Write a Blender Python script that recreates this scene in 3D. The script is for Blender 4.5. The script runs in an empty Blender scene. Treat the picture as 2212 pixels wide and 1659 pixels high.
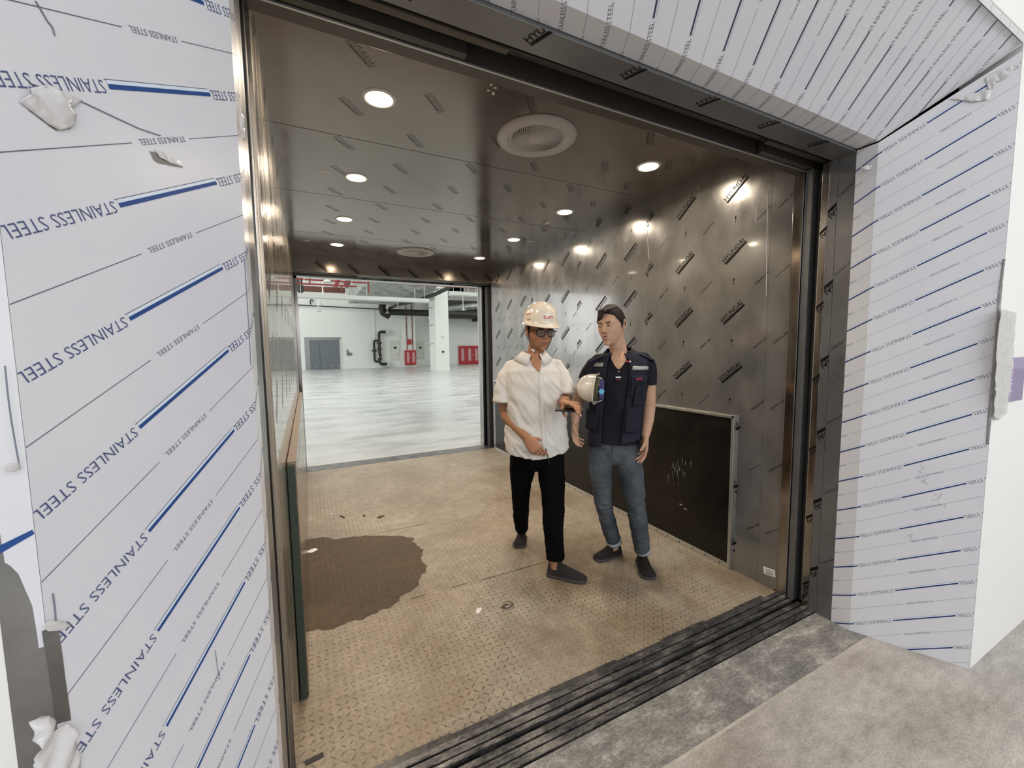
import bpy, bmesh, math, random
from mathutils import Vector, Matrix, noise
from mathutils.bvhtree import BVHTree
from mathutils.geometry import tessellate_polygon
PI = math.pi
random.seed(7)
SC = bpy.context.scene
COL = SC.collection

# ---------------------------------------------------------------- camera
F_PX, YAW, PITCH, ROLL = 883.943, math.radians(26.5845), math.radians(-4.8176), math.radians(-0.7494)
cam_d = bpy.data.cameras.new('camera')
cam = bpy.data.objects.new('camera', cam_d); COL.objects.link(cam); SC.camera = cam
fw = Vector((math.sin(YAW)*math.cos(PITCH), math.cos(YAW)*math.cos(PITCH), math.sin(PITCH)))
rt = Vector((math.cos(YAW), -math.sin(YAW), 0)); up = rt.cross(fw)
r2 = math.cos(ROLL)*rt + math.sin(ROLL)*up; u2 = -math.sin(ROLL)*rt + math.cos(ROLL)*up
m = Matrix((r2, u2, -fw)).transposed().to_4x4(); m.translation = Vector((0, 0, 1.45)); cam.matrix_world = m
cam_d.sensor_fit = 'HORIZONTAL'; cam_d.sensor_width = 36.0; cam_d.lens = F_PX/2212*36.0
cam_d.clip_start = 0.02; cam_d.clip_end = 300

# ---------------------------------------------------------------- light and exposure
W = bpy.data.worlds.new('world'); SC.world = W; W.use_nodes = True
bgn = W.node_tree.nodes['Background']; bgn.inputs[0].default_value = (0.93, 0.97, 1.0, 1); bgn.inputs[1].default_value = 0.85
SC.view_settings.view_transform = 'Standard'; SC.view_settings.look = 'None'
SC.view_settings.exposure = 0.0; SC.view_settings.gamma = 1.0; SC.view_settings.use_curve_mapping = False

def area(name, loc, target, sx, sy, power, col=(1, 1, 1), spread=180):
    l = bpy.data.lights.new(name, 'AREA'); l.shape = 'RECTANGLE'; l.size = sx; l.size_y = sy
    l.energy = power; l.color = col; l.spread = math.radians(spread)
    o = bpy.data.objects.new(name, l); COL.objects.link(o); o.location = loc
    o.rotation_euler = (Vector(target)-Vector(loc)).to_track_quat('-Z', 'Y').to_euler(); return o
# daylight from the window side of the hall behind the car
area('hall_daylight', (-14, 20, 4), (10, 24, 1.5), 26, 6, 1400, (0.95, 0.98, 1.0))
area('hall_fill', (8, 22, 8.2), (8, 22, 0), 34, 26, 4000, (0.97, 1.0, 0.97))  # added fill panel under the whole ceiling to brighten the hall
# added fill panel behind the camera, brightens the lobby side
area('lobby_fill', (2.0, -4.5, 3.6), (1.6, 1.0, 1.1), 6, 2.5, 200, (0.97, 0.98, 1.0))

# ---------------------------------------------------------------- materials
def mat(name, col, rough=0.5, metal=0.0, coat=0.0, spec=0.5, emit=None, es=0.0, alpha=1.0, trans=0.0):
    m = bpy.data.materials.new(name); m.use_nodes = True
    b = m.node_tree.nodes['Principled BSDF']
    b.inputs['Base Color'].default_value = (*col, 1); b.inputs['Roughness'].default_value = rough
    b.inputs['Metallic'].default_value = metal; b.inputs['Coat Weight'].default_value = coat
    b.inputs['Specular IOR Level'].default_value = spec
    b.inputs['Transmission Weight'].default_value = trans
    b.inputs['Alpha'].default_value = alpha
    if emit: b.inputs['Emission Color'].default_value = (*emit, 1); b.inputs['Emission Strength'].default_value = es
    return m
def N(m, t, **kw):
    n = m.node_tree.nodes.new(t)
    for k, v in kw.items():
        if k in n.inputs: n.inputs[k].default_value = v
        else: setattr(n, k, v)
    return n
def LK(m, a, b): m.node_tree.links.new(a, b)
def bsdf(m): return m.node_tree.nodes['Principled BSDF']
def mottle(m, c1, c2, scale=(1, 1, 1), nscale=4.0, detail=6, lo=0.35, hi=0.65, bump=0.0, bdist=0.002, rough=None, c3=None, fine=None):
    """noise mottling between two colours in object coordinates, optional bump and roughness variation"""
    tc = N(m, 'ShaderNodeTexCoord'); mp = N(m, 'ShaderNodeMapping'); mp.inputs['Scale'].default_value = scale
    LK(m, tc.outputs['Object'], mp.inputs['Vector'])
    n = N(m, 'ShaderNodeTexNoise'); n.inputs['Scale'].default_value = nscale; n.inputs['Detail'].default_value = detail
    n.inputs['Roughness'].default_value = 0.62
    LK(m, mp.outputs[0], n.inputs['Vector'])
    r = N(m, 'ShaderNodeValToRGB'); r.color_ramp.elements[0].position = lo; r.color_ramp.elements[1].position = hi
    r.color_ramp.elements[0].color = (*c1, 1); r.color_ramp.elements[1].color = (*c2, 1)
    if c3:
        e = r.color_ramp.elements.new((lo+hi)/2); e.color = (*c3, 1)
    LK(m, n.outputs['Fac'], r.inputs[0]); out = r.outputs[0]
    if fine:
        for fs, amt in fine:
            n2 = N(m, 'ShaderNodeTexNoise'); n2.inputs['Scale'].default_value = fs; n2.inputs['Detail'].default_value = 4; LK(m, mp.outputs[0], n2.inputs['Vector'])
            q = N(m, 'ShaderNodeMapRange'); q.inputs['From Min'].default_value = .3; q.inputs['From Max'].default_value = .7
            q.inputs['To Min'].default_value = 1-amt; q.inputs['To Max'].default_value = 1+amt*.8; LK(m, n2.outputs['Fac'], q.inputs[0])
            v = N(m, 'ShaderNodeVectorMath', operation='SCALE'); LK(m, out, v.inputs[0]); LK(m, q.outputs[0], v.inputs['Scale']); out = v.outputs[0]
    LK(m, out, bsdf(m).inputs['Base Color']); m['out'] = 1; mottle.out = out
    if bump:
        b = N(m, 'ShaderNodeBump'); b.inputs['Strength'].default_value = bump; b.inputs['Distance'].default_value = bdist
        LK(m, n.outputs['Fac'], b.inputs['Height']); LK(m, b.outputs[0], bsdf(m).inputs['Normal'])
    if rough:
        q = N(m, 'ShaderNodeMapRange'); q.inputs['To Min'].default_value = rough[0]; q.inputs['To Max'].default_value = rough[1]
        q.inputs['From Min'].default_value = lo; q.inputs['From Max'].default_value = hi
        LK(m, n.outputs['Fac'], q.inputs[0]); LK(m, q.outputs[0], bsdf(m).inputs['Roughness'])
    return r
M = {}
M['film_white'] = mat('film_white', (.74, .75, .80), .28, 0, spec=.35)
mottle(M['film_white'], (.72, .72, .79), (.77, .78, .80), nscale=3, lo=.3, hi=.7)
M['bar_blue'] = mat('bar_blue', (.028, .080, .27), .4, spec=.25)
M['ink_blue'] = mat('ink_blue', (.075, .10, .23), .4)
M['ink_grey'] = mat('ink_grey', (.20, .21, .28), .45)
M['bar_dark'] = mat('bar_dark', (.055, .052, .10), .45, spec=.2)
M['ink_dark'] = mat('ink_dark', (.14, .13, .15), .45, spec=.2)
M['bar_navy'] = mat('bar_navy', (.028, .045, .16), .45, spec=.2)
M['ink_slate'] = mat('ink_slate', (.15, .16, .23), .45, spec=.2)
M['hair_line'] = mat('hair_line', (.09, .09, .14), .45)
M['pale_blue'] = mat('pale_blue', (.74, .84, .95), .35)
M['ink_black'] = mat('ink_black', (.010, .008, .008), .5, spec=.2)
M['ink_faint'] = mat('ink_faint', (.135, .112, .092), .25, .55)
M['ink_knock'] = mat('ink_knock', (.27, .25, .23), .4)
M['wall_film'] = mat('wall_film', (.33, .31, .29), .22, .6, coat=.7)
bsdf(M['wall_film']).inputs['Coat Roughness'].default_value = .06
mottle(M['wall_film'], (.235, .235, .23), (.325, .32, .31), scale=(1, 1, .6), nscale=5, detail=9, lo=.35, hi=.68, rough=(.16, .28))
M['steel_reflect_streaks'] = mat('steel_reflect_streaks', (.45, .38, .3), .2, .85, coat=.5)
mottle(M['steel_reflect_streaks'], (.20, .165, .13), (.62, .53, .42), scale=(1, 1, .04), nscale=16, detail=8, lo=.35, hi=.66, rough=(.12, .34))  # warm upright streaks: peeled film, with lamp reflections painted into the colour
M['ceil_film'] = mat('ceil_film', (.30, .28, .26), .16, .6)
mottle(M['ceil_film'], (.20, .168, .14), (.25, .213, .18), nscale=2, detail=3, lo=.3, hi=.7, rough=(.12, .22))
M['jamb'] = mat('jamb', (.21, .215, .225), .32, .6)
mottle(M['jamb'], (.18, .185, .19), (.23, .235, .242), nscale=6, lo=.3, hi=.7, rough=(.25, .4))
M['steel'] = mat('steel', (.60, .57, .53), .16, 1.0)
mottle(M['steel'], (.27, .26, .25), (.45, .435, .42), scale=(1, 1, .1), nscale=14, rough=(.08, .25))
M['alu'] = mat('alu', (.62, .61, .58), .35, .9)
M['dark'] = mat('dark', (.012, .012, .012), .5)
M['gap'] = mat('gap', (.03, .028, .026), .6)
M['header_dark'] = mat('header_dark', (.10, .088, .075), .35, .5)
M['kick'] = mat('kick', (.018, .013, .009), .25, .0, spec=.3)
mottle(M['kick'], (.007, .006, .005), (.018, .014, .010), nscale=3, lo=.35, hi=.75, rough=(.2, .4))
M['kick_l'] = mat('kick_l', (.26, .2, .15), .18, .8)
mottle(M['kick_l'], (.2, .155, .12), (.36, .29, .22), scale=(1, .5, 2), nscale=5, rough=(.1, .3))
M['green_edge'] = mat('green_edge', (.045, .062, .048), .35, .2)
M['brass_dirty'] = mat('brass_dirty', (.26, .20, .15), .5, .3)
M['sill'] = mat('sill', (.12, .12, .12), .38, .7)
mottle(M['sill'], (.10, .10, .102), (.42, .41, .39), scale=(.35, 1, 1), nscale=22, detail=12, lo=.4, hi=.74, bump=.12, bdist=.0005, rough=(.25, .6), c3=(.19, .186, .18), fine=((160, .5),))
M['tape'] = mat('tape', (.08, .08, .08), .3)
mottle(M['tape'], (.03, .03, .032), (.12, .115, .105), nscale=40, lo=.4, hi=.75, bump=.3, bdist=.001)
M['white_paint'] = mat('white_paint', (.84, .83, .81), .6)
M['white_gloss'] = mat('white_gloss', (.82, .82, .80), .3)
M['fan_white'] = mat('fan_white', (.55, .53, .50), .45)
M['fan_dark'] = mat('fan_dark', (.10, .09, .08), .6)
M['lens'] = mat('lens', (1, .9, .75), .4, emit=(1.0, .83, .58), es=26)
M['paper'] = mat('paper', (.85, .83, .8), .6)
M['film_clear'] = mat('film_clear', (.80, .79, .77), .18, 0, alpha=.55)
M['film_crumple'] = mat('film_crumple', (.80, .785, .79), .2, spec=.6, alpha=.8)
M['bare'] = mat('bare', (.33, .32, .31), .38, .85)
mottle(M['bare'], (.26, .255, .25), (.38, .37, .36), nscale=6, rough=(.3, .5))
M['dust'] = mat('dust', (.62, .57, .48), .85)
mottle(M['dust'], (.40, .365, .315), (.55, .515, .46), nscale=25, detail=9)
M['smudge'] = mat('smudge', (.36, .34, .33), .6)

# diamond tread steel floor
def tread(name, c1, c2, cm, r1, r2):
    m = mat(name, c1, .5, .15)
    mottle(m, c1, c2, nscale=1.6, detail=9, lo=.36, hi=.66, rough=(r1, r2), fine=((14, .14), (90, .22)))
    tc = N(m, 'ShaderNodeTexCoord')
    sc = N(m, 'ShaderNodeVectorMath', operation='SCALE'); sc.inputs['Scale'].default_value = 1/.033
    LK(m, tc.outputs['Object'], sc.inputs[0])
    sep = N(m, 'ShaderNodeSeparateXYZ'); LK(m, sc.outputs[0], sep.inputs[0])
    def mth(op, a, b=None, c=None):
        n = N(m, 'ShaderNodeMath', operation=op)
        for i, v in enumerate((a, b, c)):
            if v is None: continue
            if isinstance(v, (int, float)): n.inputs[i].default_value = v
            else: LK(m, v, n.inputs[i])
        return n.outputs[0]
    X, Y = sep.outputs[0], sep.outputs[1]
    fx = mth('SUBTRACT', mth('FRACT', X), .5); fy = mth('SUBTRACT', mth('FRACT', Y), .5)
    par = mth('FLOORED_MODULO', mth('ADD', mth('FLOOR', X), mth('FLOOR', Y)), 2.0)
    s = mth('SUBTRACT', mth('MULTIPLY', par, 2.0), 1.0)
    sy = mth('MULTIPLY', s, fy)
    u = mth('ABSOLUTE', mth('ADD', fx, sy)); v = mth('ABSOLUTE', mth('SUBTRACT', fx, sy))
    e = mth('ADD', mth('POWER', mth('DIVIDE', u, .17), 2.0), mth('POWER', mth('DIVIDE', v, .62), 2.0))
    mk = N(m, 'ShaderNodeMapRange'); mk.inputs['From Min'].default_value = 1.1; mk.inputs['From Max'].default_value = .55
    LK(m, e, mk.inputs[0])
    # wear: marks show more in some patches
    nz = N(m, 'ShaderNodeTexNoise'); nz.inputs['Scale'].default_value = 2.3; nz.inputs['Detail'].default_value = 5
    LK(m, tc.outputs['Object'], nz.inputs['Vector'])
    wr = N(m, 'ShaderNodeMapRange'); wr.inputs['From Min'].default_value = .35; wr.inputs['From Max'].default_value = .6
    wr.inputs['To Min'].default_value = .25; wr.inputs['To Max'].default_value = 1.0; LK(m, nz.outputs['Fac'], wr.inputs[0])
    nf = N(m, 'ShaderNodeTexNoise'); nf.inputs['Scale'].default_value = 60; LK(m, tc.outputs['Object'], nf.inputs['Vector'])
    w2 = N(m, 'ShaderNodeMapRange'); w2.inputs['From Min'].default_value = .3; w2.inputs['From Max'].default_value = .55; LK(m, nf.outputs['Fac'], w2.inputs[0])
    fac = mth('MULTIPLY', mth('MULTIPLY', mk.outputs[0], wr.outputs[0]), mth('MULTIPLY', w2.outputs[0], .95))
    mx = N(m, 'ShaderNodeMix', data_type='RGBA'); LK(m, fac, mx.inputs[0]); LK(m, mottle.out, mx.inputs[6])
    mx.inputs[7].default_value = (*cm, 1); LK(m, mx.outputs[2], bsdf(m).inputs['Base Color'])
    bp = N(m, 'ShaderNodeBump'); bp.inputs['Strength'].default_value = .5; bp.inputs['Distance'].default_value = .0015
    LK(m, mk.outputs[0], bp.inputs['Height']); LK(m, bp.outputs[0], bsdf(m).inputs['Normal'])
    return m
M['tread'] = tread('tread', (.26, .195, .125), (.43, .375, .30), (.11, .08, .055), .4, .65)
M['tread_wet'] = tread('tread_wet', (.10, .070, .044), (.135, .098, .063), (.05, .036, .024), .6, .7)
bsdf(M['tread_wet']).inputs['Specular IOR Level'].default_value = .2; bsdf(M['tread_wet']).inputs['Metallic'].default_value = 0
M['weld'] = mat('weld', (.10, .065, .035), .7)
M['concrete'] = mat('concrete', (.5, .46, .42), .7)
mottle(M['concrete'], (.33, .30, .265), (.54, .51, .48), scale=(.6, 1.3, 1), nscale=3.2, detail=14, lo=.33, hi=.68, bump=.3, bdist=.003, c3=(.45, .42, .39), fine=((22, .16), (120, .2)))
M['slab'] = mat('slab', (.3, .29, .27), .6)
mottle(M['slab'], (.18, .175, .165), (.48, .47, .44), scale=(1, 2, 1), nscale=7, detail=14, lo=.35, hi=.68, bump=.4, bdist=.002, c3=(.27, .262, .245), fine=((45, .3), (160, .4)))
M['hall_floor'] = mat('hall_floor', (.6, .62, .6), .3)
mottle(M['hall_floor'], (.40, .41, .395), (.60, .61, .595), scale=(.5, 1.3, 1), nscale=1.3, detail=10, lo=.3, hi=.7, rough=(.15, .42), c3=(.53, .54, .525))  # concrete smears, stretched across to mimic streaks of window light
M['hall_wall'] = mat('hall_wall', (.80, .82, .78), .7)
M['hall_grey'] = mat('hall_grey', (.55, .57, .54), .7)
M['hall_ceiling'] = mat('hall_ceiling', (.55, .52, .50), .8)
M['red_paint'] = mat('red_paint', (.42, .03, .04), .45)
M['red_dark'] = mat('red_dark', (.20, .02, .02), .5)
M['rust'] = mat('rust', (.11, .035, .025), .6)
M['lag_black'] = mat('lag_black', (.02, .021, .02), .5)
M['galv'] = mat('galv', (.5, .52, .5), .35, .6)
mottle(M['galv'], (.36, .38, .36), (.62, .64, .62), scale=(1, 1, 1), nscale=2, rough=(.25, .45))
M['door_grey'] = mat('door_grey', (.16, .18, .20), .4, .3)
M['box_cream'] = mat('box_cream', (.66, .68, .60), .6)
M['glass_pane'] = mat('glass_pane', (.55, .35, .36), .2)
M['purple'] = mat('purple', (.33, .26, .42), .5)
M['purple_dk'] = mat('purple_dk', (.25, .20, .33), .5)
M['print_pale'] = mat('print_pale', (.66, .56, .72), .5)

# ---------------------------------------------------------------- mesh builder
class MB:
    def __init__(s): s.v = []; s.f = []; s.mi = []; s.cur = 0
    def add(s, vs, fs, mi=None):
        o = len(s.v); s.v += [tuple(v) for v in vs]; s.f += [tuple(i+o for i in f) for f in fs]
        s.mi += [s.cur if mi is None else mi]*len(fs)
    def box(s, a, b, mi=None):
        x0, y0, z0 = (min(a[i], b[i]) for i in range(3)); x1, y1, z1 = (max(a[i], b[i]) for i in range(3))
        s.add([(x0,y0,z0),(x1,y0,z0),(x1,y1,z0),(x0,y1,z0),(x0,y0,z1),(x1,y0,z1),(x1,y1,z1),(x0,y1,z1)],
              [(3,2,1,0),(4,5,6,7),(0,1,5,4),(1,2,6,5),(2,3,7,6),(3,0,4,7)], mi)
    def obox(s, c, ax, ay, az, mi=None):
        c = Vector(c); ax, ay, az = Vector(ax), Vector(ay), Vector(az)
        vs = [c+i*ax+j*ay+k*az for k in (-1, 1) for i, j in ((-1,-1),(1,-1),(1,1),(-1,1))]
        s.add(vs, [(3,2,1,0),(4,5,6,7),(0,1,5,4),(1,2,6,5),(2,3,7,6),(3,0,4,7)], mi)
    def slab(s, pts, n, t, mi=None):
        """polygon extruded by thickness t against normal n (the given points are the front)"""
        pts = [Vector(p) for p in pts]; n = Vector(n).normalized(); k = len(pts)
        nn = Vector((0, 0, 0))
        for i in range(k): nn += (pts[i]-pts[0]).cross(pts[(i+1) % k]-pts[0])
        if nn.dot(n) < 0: pts.reverse()
        back = [p-n*t for p in pts]
        tri = tessellate_polygon([pts])
        fs = [tuple(f) for f in tri]
        # keep orientation with n
        out = []
        for f in fs:
            a, b, c = (pts[i] for i in f)
            out.append(f if (b-a).cross(c-a).dot(n) > 0 else f[::-1])
        s.add(pts+back, out+[tuple(i+k for i in f[::-1]) for f in out]+[(i, i+k, (i+1) % k+k, (i+1) % k) for i in range(k)], mi)
    def tube(s, pts, rads, n=12, side=None, caps=True, round_=True, mi=None, expo=2.0):
        pts = [Vector(p) for p in pts]
        if not isinstance(rads, (list, tuple)) or isinstance(rads, tuple): rads = [rads]*len(pts)
        rads = [r if isinstance(r, (list, tuple)) else (r, r) for r in rads]
        if len(rads) < len(pts): rads = [rads[0]]*len(pts)
        if round_ and caps:
            P, R = [], []
            t0 = (pts[1]-pts[0]).normalized(); t1 = (pts[-1]-pts[-2]).normalized()
            for k in (0.05, .45, .8):
                q = math.sqrt(max(0, 1-(1-k)**2)); P.append(pts[0]-t0*min(rads[0])*(1-k)*.9); R.append((rads[0][0]*q, rads[0][1]*q))
            P += pts; R += list(rads)
            for k in (.8, .45, .05):
                q = math.sqrt(max(0, 1-(1-k)**2)); P.append(pts[-1]+t1*min(rads[-1])*(1-k)*.9); R.append((rads[-1][0]*q, rads[-1][1]*q))
            pts, rads = P, R
        rings = []; sd = Vector(side) if side else None
        for i, p in enumerate(pts):
            t = (pts[min(i+1, len(pts)-1)]-pts[max(i-1, 0)]).normalized()
            if sd is None: sd = t.cross(Vector((0, 0, 1)) if abs(t.z) < .9 else Vector((1, 0, 0)))
            a = (sd-t*sd.dot(t))
            if a.length < 1e-6: a = t.orthogonal()
            a.normalize(); b = t.cross(a)
            if side is None: sd = a
            ring = []
            for j in range(n):
                th = 2*PI*j/n; c, q = math.cos(th), math.sin(th)
                if expo != 2.0: c = math.copysign(abs(c)**(2/expo), c); q = math.copysign(abs(q)**(2/expo), q)
                ring.append(p+a*c*rads[i][0]+b*q*rads[i][1])
            rings.append(ring)
        vs = [v for r in rings for v in r]; fs = []
        for i in range(len(rings)-1):
            for j in range(n):
                fs.append((i*n+j, i*n+(j+1) % n, (i+1)*n+(j+1) % n, (i+1)*n+j))
        if caps: fs.append(tuple(range(n))[::-1]); fs.append(tuple((len(rings)-1)*n+j for j in range(n)))
        s.add(vs, fs, mi)
    def lathe(s, prof, c, n=32, axis=(0, 0, 1), mi=None):
        c = Vector(c); z = Vector(axis).normalized(); x = z.orthogonal().normalized(); y = z.cross(x)
        vs = []; fs = []
        for r, h in prof:
            for j in range(n):
                th = 2*PI*j/n; vs.append(c+x*r*math.cos(th)+y*r*math.sin(th)+z*h)
        for i in range(len(prof)-1):
            for j in range(n): fs.append((i*n+j, i*n+(j+1) % n, (i+1)*n+(j+1) % n, (i+1)*n+j))
        s.add(vs, fs, mi)
    def ellipsoid(s, c, r, M3=None, n=20, k=12, mi=None):
        vs = []; fs = []; c = Vector(c)
        for i in range(k+1):
            ph = PI*i/k
            for j in range(n):
                th = 2*PI*j/n
                p = Vector((r[0]*math.sin(ph)*math.cos(th), r[1]*math.sin(ph)*math.sin(th), r[2]*math.cos(ph)))
                if M3: p = M3 @ p
                vs.append(c+p)
        for i in range(k):
            for j in range(n): fs.append((i*n+j, (i+1)*n+j, (i+1)*n+(j+1) % n, i*n+(j+1) % n))
        s.add(vs, fs, mi)
    def mesh(s, name, mats, smooth=False, weld=True):
        me = bpy.data.meshes.new(name); me.from_pydata(s.v, [], s.f)
        for m in (mats if isinstance(mats, (list, tuple)) else [mats]): me.materials.append(M[m] if isinstance(m, str) else m)
        me.polygons.foreach_set('material_index', s.mi)
        if weld:
            b = bmesh.new(); b.from_mesh(me); bmesh.ops.remove_doubles(b, verts=b.verts, dist=1e-6); b.to_mesh(me); b.free()
        if smooth:
            me.polygons.foreach_set('use_smooth', [True]*len(me.polygons))
        me.update(); return me
    def build(s, name, mats, parent=None, smooth=False, bevel=0, weld=True, sharp=None):
        me = s.mesh(name, mats, smooth, weld); o = bpy.data.objects.new(name, me); COL.objects.link(o)
        if smooth and sharp: 
            try: me.set_sharp_from_angle(angle=math.radians(sharp))
            except Exception: pass
        if parent: o.parent = parent; o.matrix_parent_inverse = Matrix()
        if bevel:
            md = o.modifiers.new('bevel', 'BEVEL'); md.width = bevel; md.segments = 2; md.limit_method = 'ANGLE'
        return o
def tag(o, label, cat, group=None, kind=None):
    if label: o['label'] = label
    if cat: o['category'] = cat
    if group: o['group'] = group
    if kind: o['kind'] = kind
    return o
def struct(o): o['kind'] = 'structure'; return o
def empty(name, loc=(0, 0, 0), rz=0):
    o = bpy.data.objects.new(name, None); COL.objects.link(o); o.location = loc; o.rotation_euler = (0, 0, rz); o.empty_display_size = .1; return o
def copy_tree(o, parent=None):
    c = o.copy(); COL.objects.link(c)
    if parent: c.parent = parent
    for ch in [x for x in bpy.data.objects if x.parent == o]: copy_tree(ch, c)
    return c
def copy_thing(proto, loc=None, rot=None, label=None, group=None):
    kids = {}
    for x in list(bpy.data.objects):
        if x.parent: kids.setdefault(x.parent.name, []).append(x)
    def rec(o, p):
        c = o.copy(); COL.objects.link(c)
        if p: c.parent = p
        for ch in kids.get(o.name, []): rec(ch, c)
        return c
    c = rec(proto, None)
    if loc is not None: c.location = loc
    if rot is not None: c.rotation_euler = rot
    if label: c['label'] = label
    if group: c['group'] = group
    return c

# ---------------------------------------------------------------- text
_tc = {}
CJK = None
def text_mesh(t, bold=0.0, res=2, font=None):
    """2D triangles of a text, normalised to width 1 starting at x=0, cap height returned separately"""
    key = (t, bold, res)
    if key in _tc: return _tc[key]
    cu = bpy.data.curves.new('t', 'FONT'); cu.body = t; cu.size = 1; cu.resolution_u = res; cu.offset = bold; cu.fill_mode = 'FRONT'
    ob = bpy.data.objects.new('t', cu); COL.objects.link(ob)
    dg = bpy.context.evaluated_depsgraph_get(); ev = ob.evaluated_get(dg); me = bpy.data.meshes.new_from_object(ev)
    vs = [(v.co.x, v.co.y) for v in me.vertices]; fs = [tuple(p.vertices) for p in me.polygons]
    bpy.data.objects.remove(ob); bpy.data.curves.remove(cu); bpy.data.meshes.remove(me)
    if not vs: vs = [(0, 0), (1, 0), (1, .1)]; fs = [(0, 1, 2)]
    x0 = min(v[0] for v in vs); x1 = max(v[0] for v in vs); y0 = min(v[1] for v in vs); y1 = max(v[1] for v in vs)
    vs = [((x-x0)/(x1-x0), (y-y0)/(y1-y0)) for x, y in vs]
    _tc[key] = (vs, fs); return _tc[key]
class Decals:
    """flat prints collected in a panel's own 2D frame, then clipped to the panel outline"""
    def __init__(s): s.v = []; s.f = []; s.mi = []
    def poly(s, pts, mi):
        o = len(s.v); s.v += list(pts); s.f.append(tuple(range(o, o+len(pts)))); s.mi.append(mi)
    def text(s, t, x, y, ang, w, h, mi, bold=0.0, cx=False):
        vs, fs = text_mesh(t, bold); c, q = math.cos(ang), math.sin(ang); o = len(s.v)
        for a, b in vs:
            a = (a-(.5 if cx else 0))*w; b = (b-(.5 if cx else 0))*h
            s.v.append((x+a*c-b*q, y+a*q+b*c))
        s.f += [tuple(i+o for i in f) for f in fs]; s.mi += [mi]*len(fs)
    def bar(s, x0, y0, x1, y1, t, mi):
        dx, dy = x1-x0, y1-y0; L = math.hypot(dx, dy); nx, ny = -dy/L*t/2, dx/L*t/2
        s.poly([(x0+nx, y0+ny), (x0-nx, y0-ny), (x1-nx, y1-ny), (x1+nx, y1+ny)], mi)
    def clipped(s, clip):
        bm = bmesh.new(); vs = [bm.verts.new((a, b, 0)) for a, b in s.v]
        for f, mi in zip(s.f, s.mi):
            try: bf = bm.faces.new([vs[i] for i in f]); bf.material_index = mi
            except ValueError: pass
        k = len(clip); cx = sum(p[0] for p in clip)/k; cy = sum(p[1] for p in clip)/k
        for i in range(k):
            a, b = clip[i], clip[(i+1) % k]; n = Vector((b[1]-a[1], a[0]-b[0], 0)).normalized()
            if n.dot(Vector((cx-a[0], cy-a[1], 0))) > 0: n = -n
            bmesh.ops.bisect_plane(bm, geom=bm.verts[:]+bm.edges[:]+bm.faces[:], plane_co=(a[0], a[1], 0), plane_no=n, clear_outer=True, dist=1e-7)
        bm.verts.ensure_lookup_table(); bm.verts.index_update()
        r = ([(v.co.x, v.co.y) for v in bm.verts], [tuple(v.index for v in f.verts) for f in bm.faces], [f.material_index for f in bm.faces]); bm.free(); return r
    def onto(s, mb, clip, O, S, T, off, map_=None):
        vs, fs, mi = s.clipped(clip); O, S, T = Vector(O), Vector(S).normalized(), Vector(T).normalized(); Nn = S.cross(T)*off
        P = [O+S*a+T*b+Nn for a, b in vs]; o = len(mb.v)
        mb.v += [tuple(p) for p in P]; mb.f += [tuple(i+o for i in f) for f in fs]; mb.mi += list(mi)
# ---------------------------------------------------------------- helper: where a sight line meets a plane of the place
CAMP = Vector((0, 0, 1.45))
def ray(u, v): return (r2*((u-1106)/F_PX) - u2*((v-829.5)/F_PX) + fw)
def at(u, v, ax, val):
    d = ray(u, v); t = (val-CAMP[ax])/d[ax]; return CAMP+d*t
TH = math.radians(28.3)
def film_side(d, s0, s1, t0, t1, su, tu):
    """'STAINLESS STEEL' film; (su,tu) is where one bar ends, text runs from it down to the left"""
    c, q = math.cos(TH), math.sin(TH); sp = .1526; per = .389
    for k in range(-30, 31):
        for j in (-2, -1, 0, 1, 2):
            ox, oy = su+j*per*c, tu+k*sp+j*per*q
            if oy < t0-.4 or oy > t1+.4 or ox < s0-.4 or ox > s1+.4: continue
            P = lambda a, b: (ox+a*c-b*q, oy+a*q+b*c)
            d.bar(*P(0, .0051), *P(.2291, .0051), .0043, 5)
            d.bar(*P(0, 0), *P(.2291, 0), .0056, 1)
            d.bar(*P(-.003, .0078), *P(.2271, .0078), .0008, 4)
            d.text('STAINLESS STEEL', *P(-.007, .0068), TH+PI, .151, .0145, 2, bold=-.008)
            # fine line with small lettering half way
            o2 = -.073*c; o3 = -.073*q
            d.bar(*P(.159+o3, o2), *P(.159+o3+.262, o2), .0009, 4)
            d.text('STAINLESS STEEL', *P(.148+o3, o2+.004), TH+PI, .102, .0078, 3)
def film_head(d, x0, x1, t0, t1):
    a = math.atan2(.889, -.4575); c, q = math.cos(a), math.sin(a); sp = .1546; per = .389
    for k in range(-14, 15):
        for j in (-1, 0, 1, 2):
            ox, oy = .1170+k*sp+j*per*c, .0510+j*per*q
            if ox < x0-.5 or ox > x1+.5: continue
            P = lambda u, b: (ox+u*c-b*q, oy+u*q+b*c)
            d.bar(*P(0, 0), *P(.2291, 0), .0056, 1)
            d.bar(*P(-.003, -.0078), *P(.2271, -.0078), .0008, 4)
            d.text('STAINLESS STEEL', *P(-.160, -.0068), a, .151, .0145, 2, bold=-.008)
            b0 = -sp/2*.889; 
            d.bar(*P(.192+.035, b0), *P(.192+.035+.262, b0), .0009, 4)
            d.text('STAINLESS STEEL', *P(.082+.035, b0-.004), a, .102, .0078, 3)
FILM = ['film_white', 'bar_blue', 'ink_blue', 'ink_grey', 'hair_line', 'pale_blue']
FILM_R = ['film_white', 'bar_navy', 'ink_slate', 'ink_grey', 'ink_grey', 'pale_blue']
FILM_H = ['film_white', 'bar_dark', 'ink_dark', 'ink_grey', 'ink_grey', 'pale_blue']
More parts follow.
